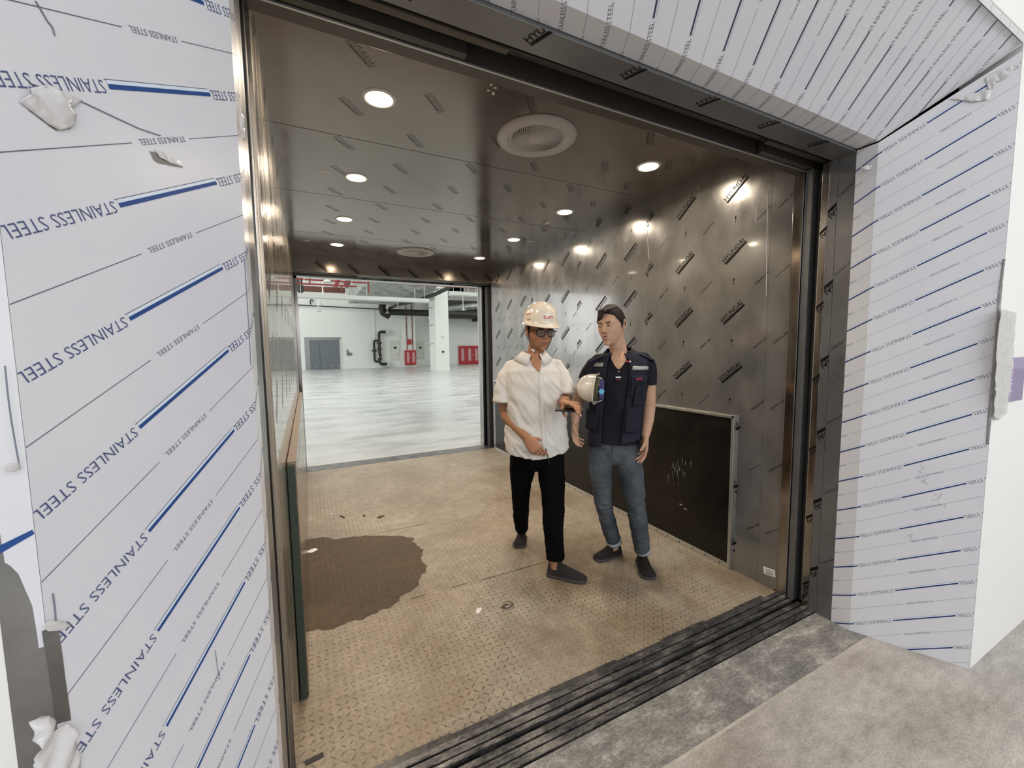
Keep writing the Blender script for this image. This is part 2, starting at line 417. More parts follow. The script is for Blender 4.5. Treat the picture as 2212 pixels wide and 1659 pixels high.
def logo(d, x, y, ang, s=1.0, ink=1, knock=2):
    c, q = math.cos(ang), math.sin(ang)
    P = lambda a, b: (x+a*c-b*q, y+a*q+b*c)
    d.text('HYUNDAI', *P(-.088*s, -.007*s), ang, .172*s, .029*s, ink, bold=.018)
    d.bar(*P(-.088*s, -.018*s), *P(.088*s, -.018*s), .016*s, ink)
    d.text('ELEVATOR', *P(-.062*s, -.0222*s), ang, .124*s, .0085*s, knock, bold=.01)
def hy_film(d, s0, s1, t0, t1, os, ot, flip=False, kor=True, ink=1, knock=2, A=math.radians(39)):
    """print of the grey car film: big marks, small words, arrows on a .374 x .379 grid"""
    n0 = int((s0-os)/.374)-2; n1 = int((s1-os)/.374)+2
    for i in range(n0, n1+1):
        for k in range(int((t0-ot)/.379)-2, int((t1-ot)/.379)+3):
            x, y = os+i*.374, ot+k*.379
            if not (s0-.2 < x < s1+.2 and t0-.2 < y < t1+.2): continue
            logo(d, x, y, A+(PI if flip else 0), 1.0, ink, knock)
            w = (k+i) % 2
            d.text('\uc2a4\ud14c\uc778\ub9ac\uc2a4 \uac15\ud310' if w else 'Stainless Steel', x-.187-.04, y-.197-.034, A, .105, .013 if w else .011, ink, bold=.03 if w else .01)
            ax, ay = x+.004, y+.190
            sg = -1 if flip else 1
            d.bar(ax, ay-.022*sg, ax, ay+.02*sg, .0035, ink); d.poly([(ax-.009, ay+.008*sg), (ax, ay+.026*sg), (ax+.009, ay+.008*sg)], ink)

# ================================================================ PORTAL (splayed, film-covered stainless)
def quad_panel(name, O, S, T, clip, dec, mats, thick, off=.0006, parent=None):
    mb = MB(); O_, S_, T_ = Vector(O), Vector(S).normalized(), Vector(T).normalized(); n = S_.cross(T_)
    mb.slab([O_+S_*a+T_*b for a, b in clip], n, thick, 0)
    if dec: dec.onto(mb, clip, O, S, T, off)
    return mb
L0 = Vector((-.1, 1.0, 0)); LO = Vector((-.276, .625, 0)); SLEN = (LO-L0).length
# left splay: frame S points to the opening side (image right)
S = (L0-LO).normalized()
d = Decals(); film_side(d, -SLEN, 0, 0, 2.7, -.0735-.2291*math.cos(TH), 1.4552-.2291*math.sin(TH)+0)
# in this frame bar starts at the outer end
clip = [(-SLEN, 0), (0, 0), (0, 2.378), (-SLEN, 2.60)]
mb = quad_panel('x', L0, S, (0, 0, 1), clip, d, FILM, .004)
d2 = Decals(); film_side(d2, 0, .09, 0, 2.7, -.0735-.2291*math.cos(TH), 1.4552-.2291*math.sin(TH))
o_ = len(mb.v)
mbs = quad_panel('x', L0, (0, 1, 0), (0, 0, 1), [(0, 0), (.083, 0), (.083, 2.378), (0, 2.378)], d2, FILM, .004)
mb.add(mbs.v, []); 
for f, mi in zip(mbs.f, mbs.mi): mb.f.append(tuple(i+o_ for i in f)); mb.mi.append(mi)
# bare steel showing where the film has been torn off in a strip beside the fold, and slits
def on_left(u, v):   # sight line onto the left splay plane, in its own (s,t)
    n = S.cross(Vector((0, 0, 1))); dd = ray(u, v); t = (L0-CAMP).dot(n)/dd.dot(n); P = CAMP+dd*t; return P
mb.cur = 6
def patch(pts, off=.001, mi=6, src=mb, fn=None):
    n = S.cross(Vector((0, 0, 1)))
    src.slab([(fn or on_left)(u, v)+n*off for u, v in pts], n, .0004, mi)
patch([(89,1363),(100,1360),(125,1358),(128,1380),(134,1420),(140,1470),(146,1510),(152,1556),(135,1560),(118,1566),(110,1500),(101,1440),(94,1400)], mi=6)
patch([(322,326),(335,330),(352,340),(372,347),(391,356),(394,362),(378,360),(360,356),(340,352),(331,345)], mi=6)
patch([(60,238),(78,243),(92,250),(112,256),(110,268),(118,276),(150,266),(156,270),(150,279),(120,282),(105,272),(85,255)], mi=6, off=.0009)
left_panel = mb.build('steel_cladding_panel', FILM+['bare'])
tag(left_panel, 'white film-covered steel cladding panel with blue bars left of the car opening', 'cladding panel', 'film-covered portal panels')
# long creases in the film on the left panel
mb = MB(); nL = S.cross(Vector((0, 0, 1)))
def crease(mb, pts, w, fn, n, off=.0012, name='film_crease', par=None, m='ink_grey'):
    P = [fn(u, v)+n*off for u, v in pts]; mb = MB(); mb.tube(P, w, n=6, caps=False); mb.build(name, m, par or left_panel)
crease(mb, [(62,180),(120,200),(180,222),(250,255),(300,278),(345,293)], .0007, on_left, nL)
crease(mb, [(75,2),(88,24),(100,45),(112,60),(116,76)], .0009, on_left, nL)
crease(mb, [(8,790),(14,850),(22,910),(33,972),(40,1010)], .0007, on_left, nL)
crease(mb, [(112,1282),(116,1310),(119,1345)], .0007, on_left, nL)
crease(mb, [(464,1405),(468,1440),(473,1468)], .0005, on_left, nL)
crease(mb, [(527,560),(531,620),(536,700),(541,790)], .0008, on_left, nL)
# crumpled flap of torn film
def crumple(name, outline, fn, n, lift, parent, seed=1, cut=.006, m='film_crumple'):
    """a crinkled sheet: outline points given as sight lines on the panel, filled with a fine grid, lifted in folds"""
    P = [fn(u, v) for u, v in outline]; ex = (P[1]-P[0]).normalized(); ex = (ex-n*ex.dot(n)).normalized(); ey = n.cross(ex)
    q = [((p-P[0]).dot(ex), (p-P[0]).dot(ey)) for p in P]
    bm = bmesh.new(); vs = [bm.verts.new((a, b, 0)) for a, b in q]
    tri = tessellate_polygon([[Vector((a, b, 0)) for a, b in q]])
    for f in tri:
        try: bm.faces.new([vs[i] for i in f])
        except ValueError: pass
    for _ in range(7):
        es = [e for e in bm.edges if e.calc_length() > cut]
        if not es: break
        bmesh.ops.subdivide_edges(bm, edges=es, cuts=1); bmesh.ops.triangulate(bm, faces=bm.faces[:])
    for v in bm.verts:
        e = min((Vector((v.co.x, v.co.y, 0))-Vector((a, b, 0))).length for a, b in q)
        h = abs(noise.noise(Vector((v.co.x*34+seed, v.co.y*16, seed))))*lift*.8 + abs(noise.noise(Vector((v.co.x*90, v.co.y*60+seed, 3))))*lift*.16
        v.co.z = .0015 + h*min(1, e/.012+.25)
    me = bpy.data.meshes.new(name); bm.to_mesh(me); bm.free()
    for v in me.vertices: c = v.co.copy(); v.co = P[0]+ex*c.x+ey*c.y+n*c.z
    me.materials.append(M[m]); me.polygons.foreach_set('use_smooth', [True]*len(me.polygons)); o = bpy.data.objects.new(name, me); COL.objects.link(o)
    if parent: o.parent = parent
    md = o.modifiers.new('s', 'SOLIDIFY'); md.thickness = .0003
    return o
crumple('torn_film', [(38,220),(62,190),(95,182),(130,200),(176,216),(150,232),(158,262),(150,276),(122,281),(100,268),(70,245)], on_left, nL, .016, left_panel, 3)
crumple('torn_film', [(330,322),(352,330),(384,348),(392,360),(366,352),(342,340)], on_left, nL, .008, left_panel, 9, .004)
crumple('torn_film', [(58,1560),(80,1548),(97,1546),(112,1580),(140,1562),(158,1600),(170,1659),(178,1700),(70,1700),(66,1640),(60,1600)], on_left, nL, .022, left_panel, 5)
crumple('torn_film', [(88,1352),(100,1340),(140,1344),(150,1352),(128,1362),(100,1364)], on_left, nL, .006, left_panel, 6, .004)
crumple('torn_film', [(3,1008),(16,1000),(38,1000),(39,1013),(25,1020),(10,1018)], on_left, nL, .008, left_panel, 7, .004)
crumple('torn_film', [(514,225),(520,245),(527,262),(524,275),(530,300),(522,300),(516,270)], on_left, nL, .01, left_panel, 8, .004)

# return of the left panel on the lobby wall: bare steel edge, film torn away low down
mb = MB()
mb.slab([(-.276, .6245, 0), (-.31, .6245, 0), (-.31, .6245, 2.62), (-.276, .6245, 2.62)], (0, -1, 0), .004, 0)
fn = lambda u, v: at(u, v, 1, .6238)
ed = [(-60,560),(-8,900),(-2,1140),(8,1200),(10,1215),(22,1222),(40,1240),(55,1275),(62,1290),(70,1310),(75,1340),(80,1370),(84,1400)]
pts = [fn(*p) for p in ed]
base = [Vector((-.276, .6238, pts[-1].z)), Vector((-.276, .6238, 2.0)), Vector((-.31, .6238, 2.0)), Vector((-.31, .6238, pts[1].z+.05))]
mb.slab(pts[2:]+base, (0, -1, 0), .0003, 1)
pp = [fn(*p) for p in [(82,1428),(92,1500),(97,1545),(84,1548),(82,1480)]]
bp_ = pts[3]
mb.slab([fn(*p)-Vector((0, .0006, 0)) for p in [(-8,1182),(70,1144),(75,1153),(0,1196)]], (0, -1, 0), .0003, 2)
mb.build('return_flange', ['bare', 'film_white', 'bar_blue'], left_panel)

# right splay
R0 = Vector((2.405, 1.0, 0)); RO = Vector((2.578, .625, 0)); SR = (RO-R0).normalized(); RLEN = (RO-R0).length
R0f = Vector((2.4, 1.0, 0))
d = Decals(); film_side(d, 0, RLEN, 0, 2.7, .157, 1.4945)
mb = quad_panel('x', R0, SR, (0, 0, 1), [(0, 0), (RLEN, 0), (RLEN, 2.595), (0, 2.378)], d, FILM, .004)
d2 = Decals(); film_side(d2, -.09, 0, 0, 2.7, .157, 1.4945)
mbs = quad_panel('x', R0, (0, -1, 0), (0, 0, 1), [(-.083, 0), (0, 0), (0, 2.378), (-.083, 2.378)], d2, FILM, .004)
o_ = len(mb.v); mb.v += mbs.v
for f, mi in zip(mbs.f, mbs.mi): mb.f.append(tuple(i+o_ for i in f)); mb.mi.append(mi)
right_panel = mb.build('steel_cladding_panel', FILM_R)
tag(right_panel, 'white film-covered steel cladding panel between car opening and right lobby wall', 'cladding panel', 'film-covered portal panels')
nR = SR.cross(Vector((0, 0, 1)))
def on_right(u, v):
    dd = ray(u, v); t = (R0-CAMP).dot(nR)/dd.dot(nR); return CAMP+dd*t
crumple('torn_film', [(2050,215),(2075,208),(2110,200),(2135,196),(2128,170),(2150,155),(2175,148),(2196,140),(2190,152),(2170,172),(2150,178),(2135,216),(2100,222),(2080,218)], on_right, nR, .02, right_panel, 12)
crumple('torn_film', [(1858,362),(1870,358),(1885,357),(1880,366),(1868,368)], on_right, nR, .01, right_panel, 13, .004)
mb = MB()   # pale smudges and scribbles on the right panel
for pts in [[(1988,1003),(1996,1010),(1984,1018),(1996,1024)],[(2003,1033),(1990,1040),(2004,1046),(1995,1036)],[(2018,1068),(2036,1066),(2024,1080),(2012,1078)],[(2024,1092),(2040,1088),(2044,1098)],[(1960,1158),(1972,1152),(1966,1164),(1976,1170)]]:
    crease(mb, pts, .0006, on_right, nR, name='scribble', par=right_panel, m='smudge')
crumple('torn_edge', [(2166,560),(2172,560),(2160,660),(2152,760),(2142,900),(2136,960),(2130,960),(2134,900),(2146,760),(2156,640)], on_right, nR, .004, right_panel, 14, .012, 'bare')

# head splay
HS = Vector((1, 0, 0)); HT = Vector((0, -.375, .235)).normalized(); H0 = Vector((1.15, 1.0, 2.385)); HL = math.hypot(.375, .235)
d = Decals(); film_head(d, -1.5, 1.6, 0, .5)
mb = MB(); clip = [(-1.25, 0), (1.255, 0), (1.43, HL), (-1.426, HL)]
nH = HS.cross(HT)
mb.slab([H0+HS*a+HT*b for a, b in clip], nH, .004, 0); d.onto(mb, clip, H0, HS, HT, .0006)
d2 = Decals(); film_head(d2, -1.5, 1.6, -.1, 0)
clip2 = [(-1.25, -.083), (1.255, -.083), (1.255, 0), (-1.25, 0)]
mb.slab([H0+HS*a+Vector((0, -1, 0))*b for a, b in clip2], (0, 0, -1), .004, 0); d2.onto(mb, clip2, H0, HS, (0, -1, 0), .0006)
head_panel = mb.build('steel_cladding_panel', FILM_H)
tag(head_panel, 'white film-covered steel cladding panel sloping up above the car opening', 'cladding panel', 'film-covered portal panels')
# strip of clear film lapping over the wall above the head panel
mb = MB(); mb.slab([(.4, .618, 2.612), (2.56, .618, 2.612), (2.60, .618, 2.645), (.4, .618, 2.645)], (0, -1, 0), .0006)
for k in range(24):
    x = .5+k*.09; mb.tube([(x, .617, 2.614), (x+.012, .617, 2.643)], .0006, n=5, caps=False)
mb.tube([(.4, .6165, 2.645), (2.6, .6165, 2.645)], .0011, n=6, caps=False)
mb.build('film_overlap', 'film_crumple', head_panel)
# plastic sleeve hanging on the right panel edge, and the purple notice
def on_lob(u, v): return at(u, v, 1, .6195)
ob = crumple('plastic_sleeve', [(2160,668),(2193,676),(2188,740),(2184,800),(2176,860),(2172,892),(2152,908),(2145,900),(2146,840),(2150,760)], lambda u, v: at(u, v, 1, .618), Vector((0, -1, 0)), .012, None, 21, .006, 'film_clear')
tag(ob, 'crinkled translucent plastic sleeve taped to the wall edge beside the right panel', 'plastic sleeve')
md = ob.modifiers.new('t', 'SOLIDIFY'); md.thickness = .001
mb = MB(); a = at(2180, 776, 1, .622); 
x0, x1, z0, z1 = 2.725, 2.93, 1.19, 1.385
mb.box((x0, .6195, z0), (x1, .6239, z1), 0)
mb.box((2.79, .6192, z0), (x1, .6194, z1-.05), 2)
for k in range(7):
    z = z0+.045+k*.017
    mb.box((2.735, .6188, z), (2.775-.012*(k % 3 == 1), .6191, z+.007), 1)
mb.box((2.742, .6188, z1-.035), (2.765, .6191, z1-.028), 1)
ob = mb.build('notice', ['purple', 'print_pale', 'purple_dk']); tag(ob, 'purple notice sheet on the white lobby wall at far right edge', 'notice')

# ================================================================ LOBBY
mb = MB()
mb.box((-5, .625, 0), (-.308, .80, 4.2)); o = mb.build('wall_front_left', 'white_paint'); struct(o)
mb = MB(); mb.box((2.585, .625, 0), (7, .80, 4.2)); struct(mb.build('wall_front_right', 'white_paint'))
mb = MB(); mb.box((-.308, .626, 2.632), (2.585, .80, 4.2)); struct(mb.build('wall_front_top', 'white_paint'))
mb = MB(); mb.box((-5, -8, -.1), (7, .94, 0)); fl_ = struct(mb.build('floor_lobby', 'concrete'))
mb = MB(); a_ = []; b_ = []
for i in range(121):     # pale cement dust gathered along the step
    x = -.11+i*2.5/120; nn = noise.noise(Vector((x*6, 3, 0))); a_.append((x, .9375, .0006)); b_.append((x, .925+.012*nn+.008*noise.noise(Vector((x*40, 8, 0))), .0006))
mb.slab(a_+b_[::-1], (0, 0, 1), .0005); mb.build('cement_dust', 'dust', fl_)
mb = MB(); mb.box((-5, -8, 4.2), (7, .80, 4.35)); struct(mb.build('ceiling_lobby', 'white_paint'))
# darker threshold slab, its front edge slightly uneven
mb = MB(); pts = []
for i in range(61):
    x = -.12+i*(2.57/60); pts.append((x, .938+.006*noise.noise(Vector((x*5, 0, 0)))+.003*noise.noise(Vector((x*25, 1, 0))), .0015))
mb.slab(pts+[(2.45, 1.158, .0015), (-.12, 1.158, .0015)], (0, 0, 1), .09)
tag(mb.build('threshold_slab', 'slab'), 'scuffed dark grey concrete threshold strip in front of the door sills', 'threshold')
# lobby tube lights behind the camera (seen as streaks in the polished posts)
def tube_light(x, y, z, first=None):
    r = empty('tube_light', (x, y, z))
    mb = MB(); mb.box((-.6, -.035, 0), (.6, .035, .05)); mb.build('housing', 'white_gloss', r)
    mb = MB(); mb.tube([(-.58, 0, -.02), (.58, 0, -.02)], .014, n=12); mb.build('tube', 'tubelit', r, smooth=True)
    for sx in (-.5, .5):
        mb = MB(); mb.tube([(sx, 0, .05), (sx, 0, 4.2-z)], .004, n=6); mb.build('hanger', 'alu', r)
    return tag(r, 'hanging white tube light fitting below the lobby ceiling', 'tube light', 'lobby tube lights')
M['tubelit'] = mat('tubelit', (1, 1, 1), .4, emit=(1, .98, .94), es=14)
tl = tube_light(1.2, -1.6, 3.5)
for x, y in ((1.2, -3.4), (1.2, -5.2), (-2.2, -1.6), (-2.2, -3.4), (4.6, -1.6), (4.6, -3.4)): copy_thing(tl, (x, y, 3.5))

# ================================================================ DOOR SILLS
def band(name, y0, y1, zt, m, label, cat, group=None, x0=-.12, x1=2.43, h=.03):
    mb = MB(); mb.box((x0, y0, zt-h), (x1, y1, zt)); o = mb.build(name, m, bevel=.001); tag(o, label, cat, group); return o
gr = empty('landing_sill', (0, 1.2, 0))
for y0, y1 in ((1.168, 1.196), (1.202, 1.230), (1.238, 1.262)):
    mb = MB(); mb.box((-.12, y0-1.2, -.03), (2.43, y1-1.2, .002)); mb.build('sill_rail', 'sill', gr, bevel=.0015)
mb = MB(); mb.box((-.12, 1.158-1.2, -.05), (2.43, 1.264-1.2, -.022)); mb.build('groove_bed', 'dark', gr)
tag(gr, 'grooved dark metal landing sill next to the concrete threshold strip', 'door sill')
gr = empty('car_sill', (0, 1.32, 0))
for y0, y1 in ((1.284, 1.302), (1.309, 1.338), (1.346, 1.372)):
    mb = MB(); mb.box((-.12, y0-1.32, -.03), (2.43, y1-1.32, .002)); mb.build('sill_rail', 'sill', gr, bevel=.0015)
mb = MB(); mb.box((-.12, 1.28-1.32, -.05), (2.43, 1.372-1.32, -.022)); mb.build('groove_bed', 'dark', gr)
tag(gr, 'grooved metal car sill between the landing sill and patterned car floor', 'door sill')
# ragged black tape along the car floor edge: stepped pieces
mb = MB()
for a, b, w in ((-.1, .12, .032), (.12, .42, .048), (.42, .86, .036), (.86, 1.22, .046), (1.22, 1.5, .030), (1.5, 1.82, .044), (1.82, 2.05, .026), (2.05, 2.3, .034)):
    n = int((b-a)/.02); top = [(a+(b-a)*i/n, 1.372+w*.55+.003*noise.noise(Vector((a+i*.9, 2, 0))), .0022) for i in range(n+1)]
    mb.slab([(a, 1.371, .0022)]+top+[(b, 1.371, .0022)], (0, 0, 1), .001)
tag(mb.build('floor_tape', 'tape'), 'ragged black tape strip along the front edge of the car floor', 'tape')
mb = MB(); mb.box((-.6, .94, -.5), (3.0, 1.17, -.09)); mb.box((-.6, 1.15, -.6), (3.0, 1.4, -.5)); mb.box((-.3, .80, -.1), (2.6, .95, -.0005)) 
struct(mb.build('floor_pit', 'gap'))

# ================================================================ CAR
XL, XR, YF, YB, ZC = -.093, 2.42, 1.372, 5.47, 2.59
mb = MB(); mb.box((XL-.03, YF, -.08), (XR+.03, YB, 0)); mb.cur = 1
for a, b, y in ((.38, .86, 3.312), (.90, 1.40, 2.306), (.72, .83, 2.313), (.48, .57, 2.315)):
    n = 26; t = []; bt = []
    for i in range(n+1):
        x = a+(b-a)*i/n; w = .0035+.006*abs(noise.noise(Vector((x*9, y, 0))))+ .004*abs(noise.noise(Vector((x*50, y, 0)))); w *= min(1, (min(i, n-i))/3+.15)
        t.append((x, y+w, .0004)); bt.append((x, y-w*.6, .0004))
    mb.slab(bt+t[::-1], (0, 0, 1), .0003)
struct(mb.build('floor_car', ['tread', 'weld']))
# damp patch
wp = [(XL+.002,3.46),(-.04,3.47),(.055,3.448),(.12,3.36),(.2,3.36),(.316,3.325),(.42,3.27),(.512,3.229),(.60,3.17),(.663,3.094),(.67,2.98),(.683,2.859),(.64,2.7),(.66,2.62),(.608,2.551),(.56,2.44),(.50,2.40),(.439,2.357),(.37,2.30),(.297,2.287),(.22,2.25),(.148,2.255),(.06,2.245),(-.031,2.279),(XL+.002,2.30)]
pts = []
for i in range(len(wp)-1):
    a, b = Vector((*wp[i], 0)), Vector((*wp[i+1], 0)); n = max(2, int((b-a).length/.012))
    for j in range(n):
        p = a+(b-a)*j/n
        if p.x > XL+.03: p += Vector((noise.noise(p*18+Vector((9, 0, 0))), noise.noise(p*18), 0))*.02+Vector((noise.noise(p*70), noise.noise(p*70+Vector((3, 3, 0))), 0))*.012
        pts.append((p.x, p.y, .0006))
pts.append((wp[-1][0], wp[-1][1], .0006))
mb = MB(); mb.slab(pts, (0, 0, 1), .0004)
tag(mb.build('water_puddle', 'tread_wet'), 'dark wet patch on the patterned steel floor by the left wall', 'puddle')

# right wall of the car, four film-covered panels with their prints
mb = MB(); seams = [1.372, 1.49, 2.431, 3.372, 4.30, YB]
for i in range(5):
    y0, y1 = seams[i], seams[i+1]
    mb.box((XR, y0+.0006, 0), (XR+.03, y1-.0006, ZC), 0)
    d = Decals(); s0, s1 = -y1, -y0
    if i == 0: hy_film(d, s0, s1, 0, ZC, -1.22, 1.31)
    elif i == 1: hy_film(d, s0, s1, 0, ZC, -1.713, 1.286)
    elif i == 2:
        hy_film(d, s0, s1-.03, 0, ZC, -2.627, 1.846, flip=True)
        for k in range(-2, 3): logo(d, -2.39, 1.70+k*.379, math.radians(39))
    elif i == 3: hy_film(d, s0, s1, 0, ZC, -3.584, 1.995)
    else: hy_film(d, s0, s1, 0, ZC, -4.507, 2.048)
    d.onto(mb, [(s0+.002, 0), (s1-.002, 0), (s1-.002, ZC), (s0+.002, ZC)], (XR, 0, 0), (0, -1, 0), (0, 0, 1), .0005)
wr = struct(mb.build('wall_right', ['wall_film', 'ink_black', 'ink_knock']))
# scratches, scuffs
mb = MB()
for (u, v), (u1, v1) in [((1397,478),(1402,560)),((1640,430),(1632,480)),((1660,398),(1655,640)),((1603,455),(1628,447)),((1628,440),(1640,436))]:
    a, b = at(u, v, 0, XR-.001), at(u1, v1, 0, XR-.001); mb.tube([a, (a+b)/2+Vector((0, .003, 0)), b], .0012, n=5, caps=False)
mb.build('film_wrinkle', 'film_crumple', wr)
# left wall
mb = MB()
mb.box((XL-.03, YF, 0), (XL, YB, ZC), 0)
d = Decals(); hy_film(d, YF, YB, 0, ZC, 1.9, 1.3, ink=1, knock=1)
d.onto(mb, [(YF+.02, 1.05), (YB, 1.05), (YB, ZC), (YF+.02, ZC)], (XL, 0, 0), (0, 1, 0), (0, 0, 1), .0005)
mb.slab([(XL+.0012, 1.43+.006*math.sin(k*.9), 2.20-k*.05) for k in range(12)]+[(XL+.0012, 1.445+.008*math.sin(k*1.3+1), 1.65+k*.05) for k in range(12)], (1, 0, 0), .0004, 1)
struct(mb.build('wall_left', ['steel_reflect_streaks', 'ink_faint'] if 'steel_reflect_streaks' in M else ['wall_film', 'ink_faint']))
# ceiling
mb = MB(); mb.box((XL-.03, YF, ZC), (XR+.03, YB, ZC+.03))
d = Decals(); 
for i in range(-1, 8):
    for k in range(0, 13):
        x, y = .22+i*.374+(.0 if i % 2 else .03), -1.75-k*.379+(.19 if i % 2 else 0)
        logo(d, x, y, math.radians(-48), .85, 1, 1)
for y in (2.43, 3.36, 4.45): d.bar(XL, -y, XR, -y, .004, 2)
d.onto(mb, [(XL, -YB), (XR, -YB), (XR, -YF), (XL, -YF)], (0, 0, ZC), (1, 0, 0), (0, -1, 0), .0005)
cl = struct(mb.build('ceiling_car', ['ceil_film', 'ink_faint', 'gap']))
mb = MB()
for x, y, w, h in ((.173, 2.93, .05, .03), (2.016, 3.27, .03, .07), (2.177, 3.88, .07, .03), (.062, 4.78, .07, .03)): mb.box((x-w/2, y-h/2, ZC-.0012), (x+w/2, y+h/2, ZC-.0004))
for x, y in ((.765, 1.70), (.79, 1.71), (.77, 1.74), (.795, 1.745), (.80, 1.755)): mb.box((x, y, ZC-.001), (x+.012, y+.01, ZC-.0004))
mb.build('paper_label', 'paper', cl)
# back transom over the far opening
mb = MB(); mb.box((XL-.03, YB, 2.40), (XR+.03, YB+.05, ZC+.03))
d = Decals()
for i in range(8): logo(d, .22+i*.362, 2.475-.008*(i % 2), math.radians(-40), .95, 1, 1)
d.onto(mb, [(XL, 2.405), (XR, 2.405), (XR, ZC), (XL, ZC)], (0, YB, 0), (1, 0, 0), (0, 0, 1), .0005)
struct(mb.build('wall_back', ['ceil_film', 'ink_black']))

# kick plates
r = empty('kick_plate', (XR, 1.66, 0))
mb = MB(); mb.box((-.016, .018, .035), (0, 3.70, .998)); mb.build('plate', 'kick', r)
mb = MB(); mb.box((-.024, 0, .995), (0, 3.72, 1.013)); mb.box((-.024, 0, 0), (0, .018, 1.013)); mb.build('edge_trim', 'alu', r, bevel=.002)
mb = MB(); mb.box((-.022, .018, .0), (0, 3.72, .035)); mb.build('bottom_rail', 'alu', r, bevel=.002)
for k in range(34):
    mb = MB(); mb.lathe([(0, .0016), (.005, .0014), (.006, 0)], (-.022, .07+k*.11, .018), n=10, axis=(-1, 0, 0)); mb.build('screw', 'dark', r)
for z in (.13, .52, .93):
    mb = MB(); mb.slab([(-.002, -.018, z-.01), (-.002, -.004, z), (-.002, -.018, z+.012)], (-1, 0, 0), .002); mb.build('alignment_mark', 'ink_black', r)
mb = MB()
rnd = random.Random(4)
for k in range(26):
    y = .42+rnd.gauss(0, .05); z = .52+rnd.gauss(0, .06); mb = MB(); mb.tube([(-.0168, y, z), (-.0168, y+rnd.uniform(-.008, .008), z+rnd.uniform(.01, .06))], .0011, n=4, caps=False); mb.build('scuff_mark', 'smudge', r)
for y, z in ((.40, .30), (.36, .28), (.95, .22)):
    mb = MB(); mb.ellipsoid((-.0165, y, z), (.0006, .014, .005), n=8, k=6); mb.build('scuff_mark', 'smudge', r)
tag(r, 'black kick plate with bright metal edge along the right car wall', 'kick plate')
r = empty('kick_plate', (XL, 1.84, 0))
mb = MB(); mb.box((.002, .002, .0), (.034, 3.2, 1.006)); mb.build('plate', 'kick_l', r, bevel=.002)
mb = MB(); mb.box((.002, .002, 1.006), (.034, 3.2, 1.013)); mb.build('top_ledge', 'brass_dirty', r, bevel=.001)
mb = MB(); mb.box((.002, -.012, .0), (.03, .0, 1.0)); mb.build('end_cap', 'green_edge', r, bevel=.002)
tag(r, 'thick brownish kick plate with dark green end on the left car wall', 'kick plate')

# small stickers and bits
mb = MB(); mb.box((-.035, -.001, -.022), (.035, 0, .022), 0)
d = Decals()
for k, (w, h) in enumerate(((.02, .003), (.05, .003), (.035, .003))): d.bar(-w/2, .014-k*.008, w/2, .014-k*.008, .0022, 1)
d.text('\u8b66\u793a\u6807\u8bc6', -.022, -.017, 0, .044, .011, 1, bold=.02)
d.onto(mb, [(-.035, -.022), (.035, -.022), (.035, .022), (-.035, .022)], (0, -.001, 0), (1, 0, 0), (0, 0, 1), .0003)
o = mb.build('label_sticker', ['paper', 'ink_black']); o.matrix_world = Matrix.Translation((XR, 1.418, .10)) @ Matrix.Rotation(-PI/2, 4, 'Z') @ Matrix.Rotation(math.radians(-8), 4, 'Y')
tag(o, 'small white printed label low on the right wall near the sill', 'label')
mb = MB(); mb.box((1.0, 0, 0), (1.0, 0, 0))
mb = MB(); mb.box((-.03, -.011, 0), (.03, .011, .0012), 0); mb.box((-.026, -.008, .0012), (.026, .008, .0016), 1)
d = Decals(); d.text('KOREA', -.02, -.004, 0, .04, .008, 0) if False else None
o = mb.build('floor_plate', ['dark', 'gap']); o.location = (-.045, 1.528, 0); o.rotation_euler = (0, 0, .1); tag(o, 'tiny dark rectangular plate on the floor at the bottom left corner', 'plate')
def scrap(name, x, y, sx, sy, sz, m, label, cat, group=None, seed=0, z=0.0006):
    mb = MB(); mb.ellipsoid((0, 0, sz*.6), (sx, sy, sz), n=10, k=6)
    mb.v = [(a*(1+.5*noise.noise(Vector((a*60+seed, b*60, c*60)))), b*(1+.5*noise.noise(Vector((b*50, a*60+seed, 5)))), max(0, c)) for a, b, c in mb.v]
    o = mb.build(name, m); o.location = (x, y, z); o.rotation_euler = (0, 0, seed*1.7); tag(o, label, cat, group); return o
scrap('wood_chip', .389, 3.726, .022, .009, .006, 'weld', 'dark wood chip on the car floor, left one of the pair beyond the wet patch', 'chip', None, 1)
scrap('wood_chip', .516, 3.634, .032, .012, .008, 'weld', 'longer dark wood chip on the car floor just above the weld line', 'chip', None, 2)
scrap('wood_chip', .214, 3.80, .045, .008, .005, 'weld', 'thin brown splinter lying on the car floor near the left wall', 'chip', None, 3)
scrap('paper_scrap', -.03, 3.235, .04, .028, .006, 'paper', 'crumpled white scrap at the wet patch edge by the left wall', 'scrap', None, 4, .001)
scrap('paper_scrap', .13, 3.90, .03, .006, .004, 'paper', 'thin white curl of tape on the floor near the far left corner', 'scrap', None, 5)
scrap('paper_scrap', .79, 2.03, .03, .014, .003, 'paper', 'flat pale scrap on the tread floor in front of the weld line', 'scrap', None, 6)
mb = MB()
for k in range(5):
    a = [(math.cos(t+k)*(.018+.006*k), math.sin(t+k)*(.014+.004*k), .003+.002*k) for t in (0, .8, 1.6, 2.4, 3.2, 4.0)]; mb.tube(a, .0015, n=5)
o = mb.build('wire_curl', 'gap', smooth=True); o.location = (.945, 1.99, 0); tag(o, 'small dark curl of wire on the tread floor centre', 'wire')

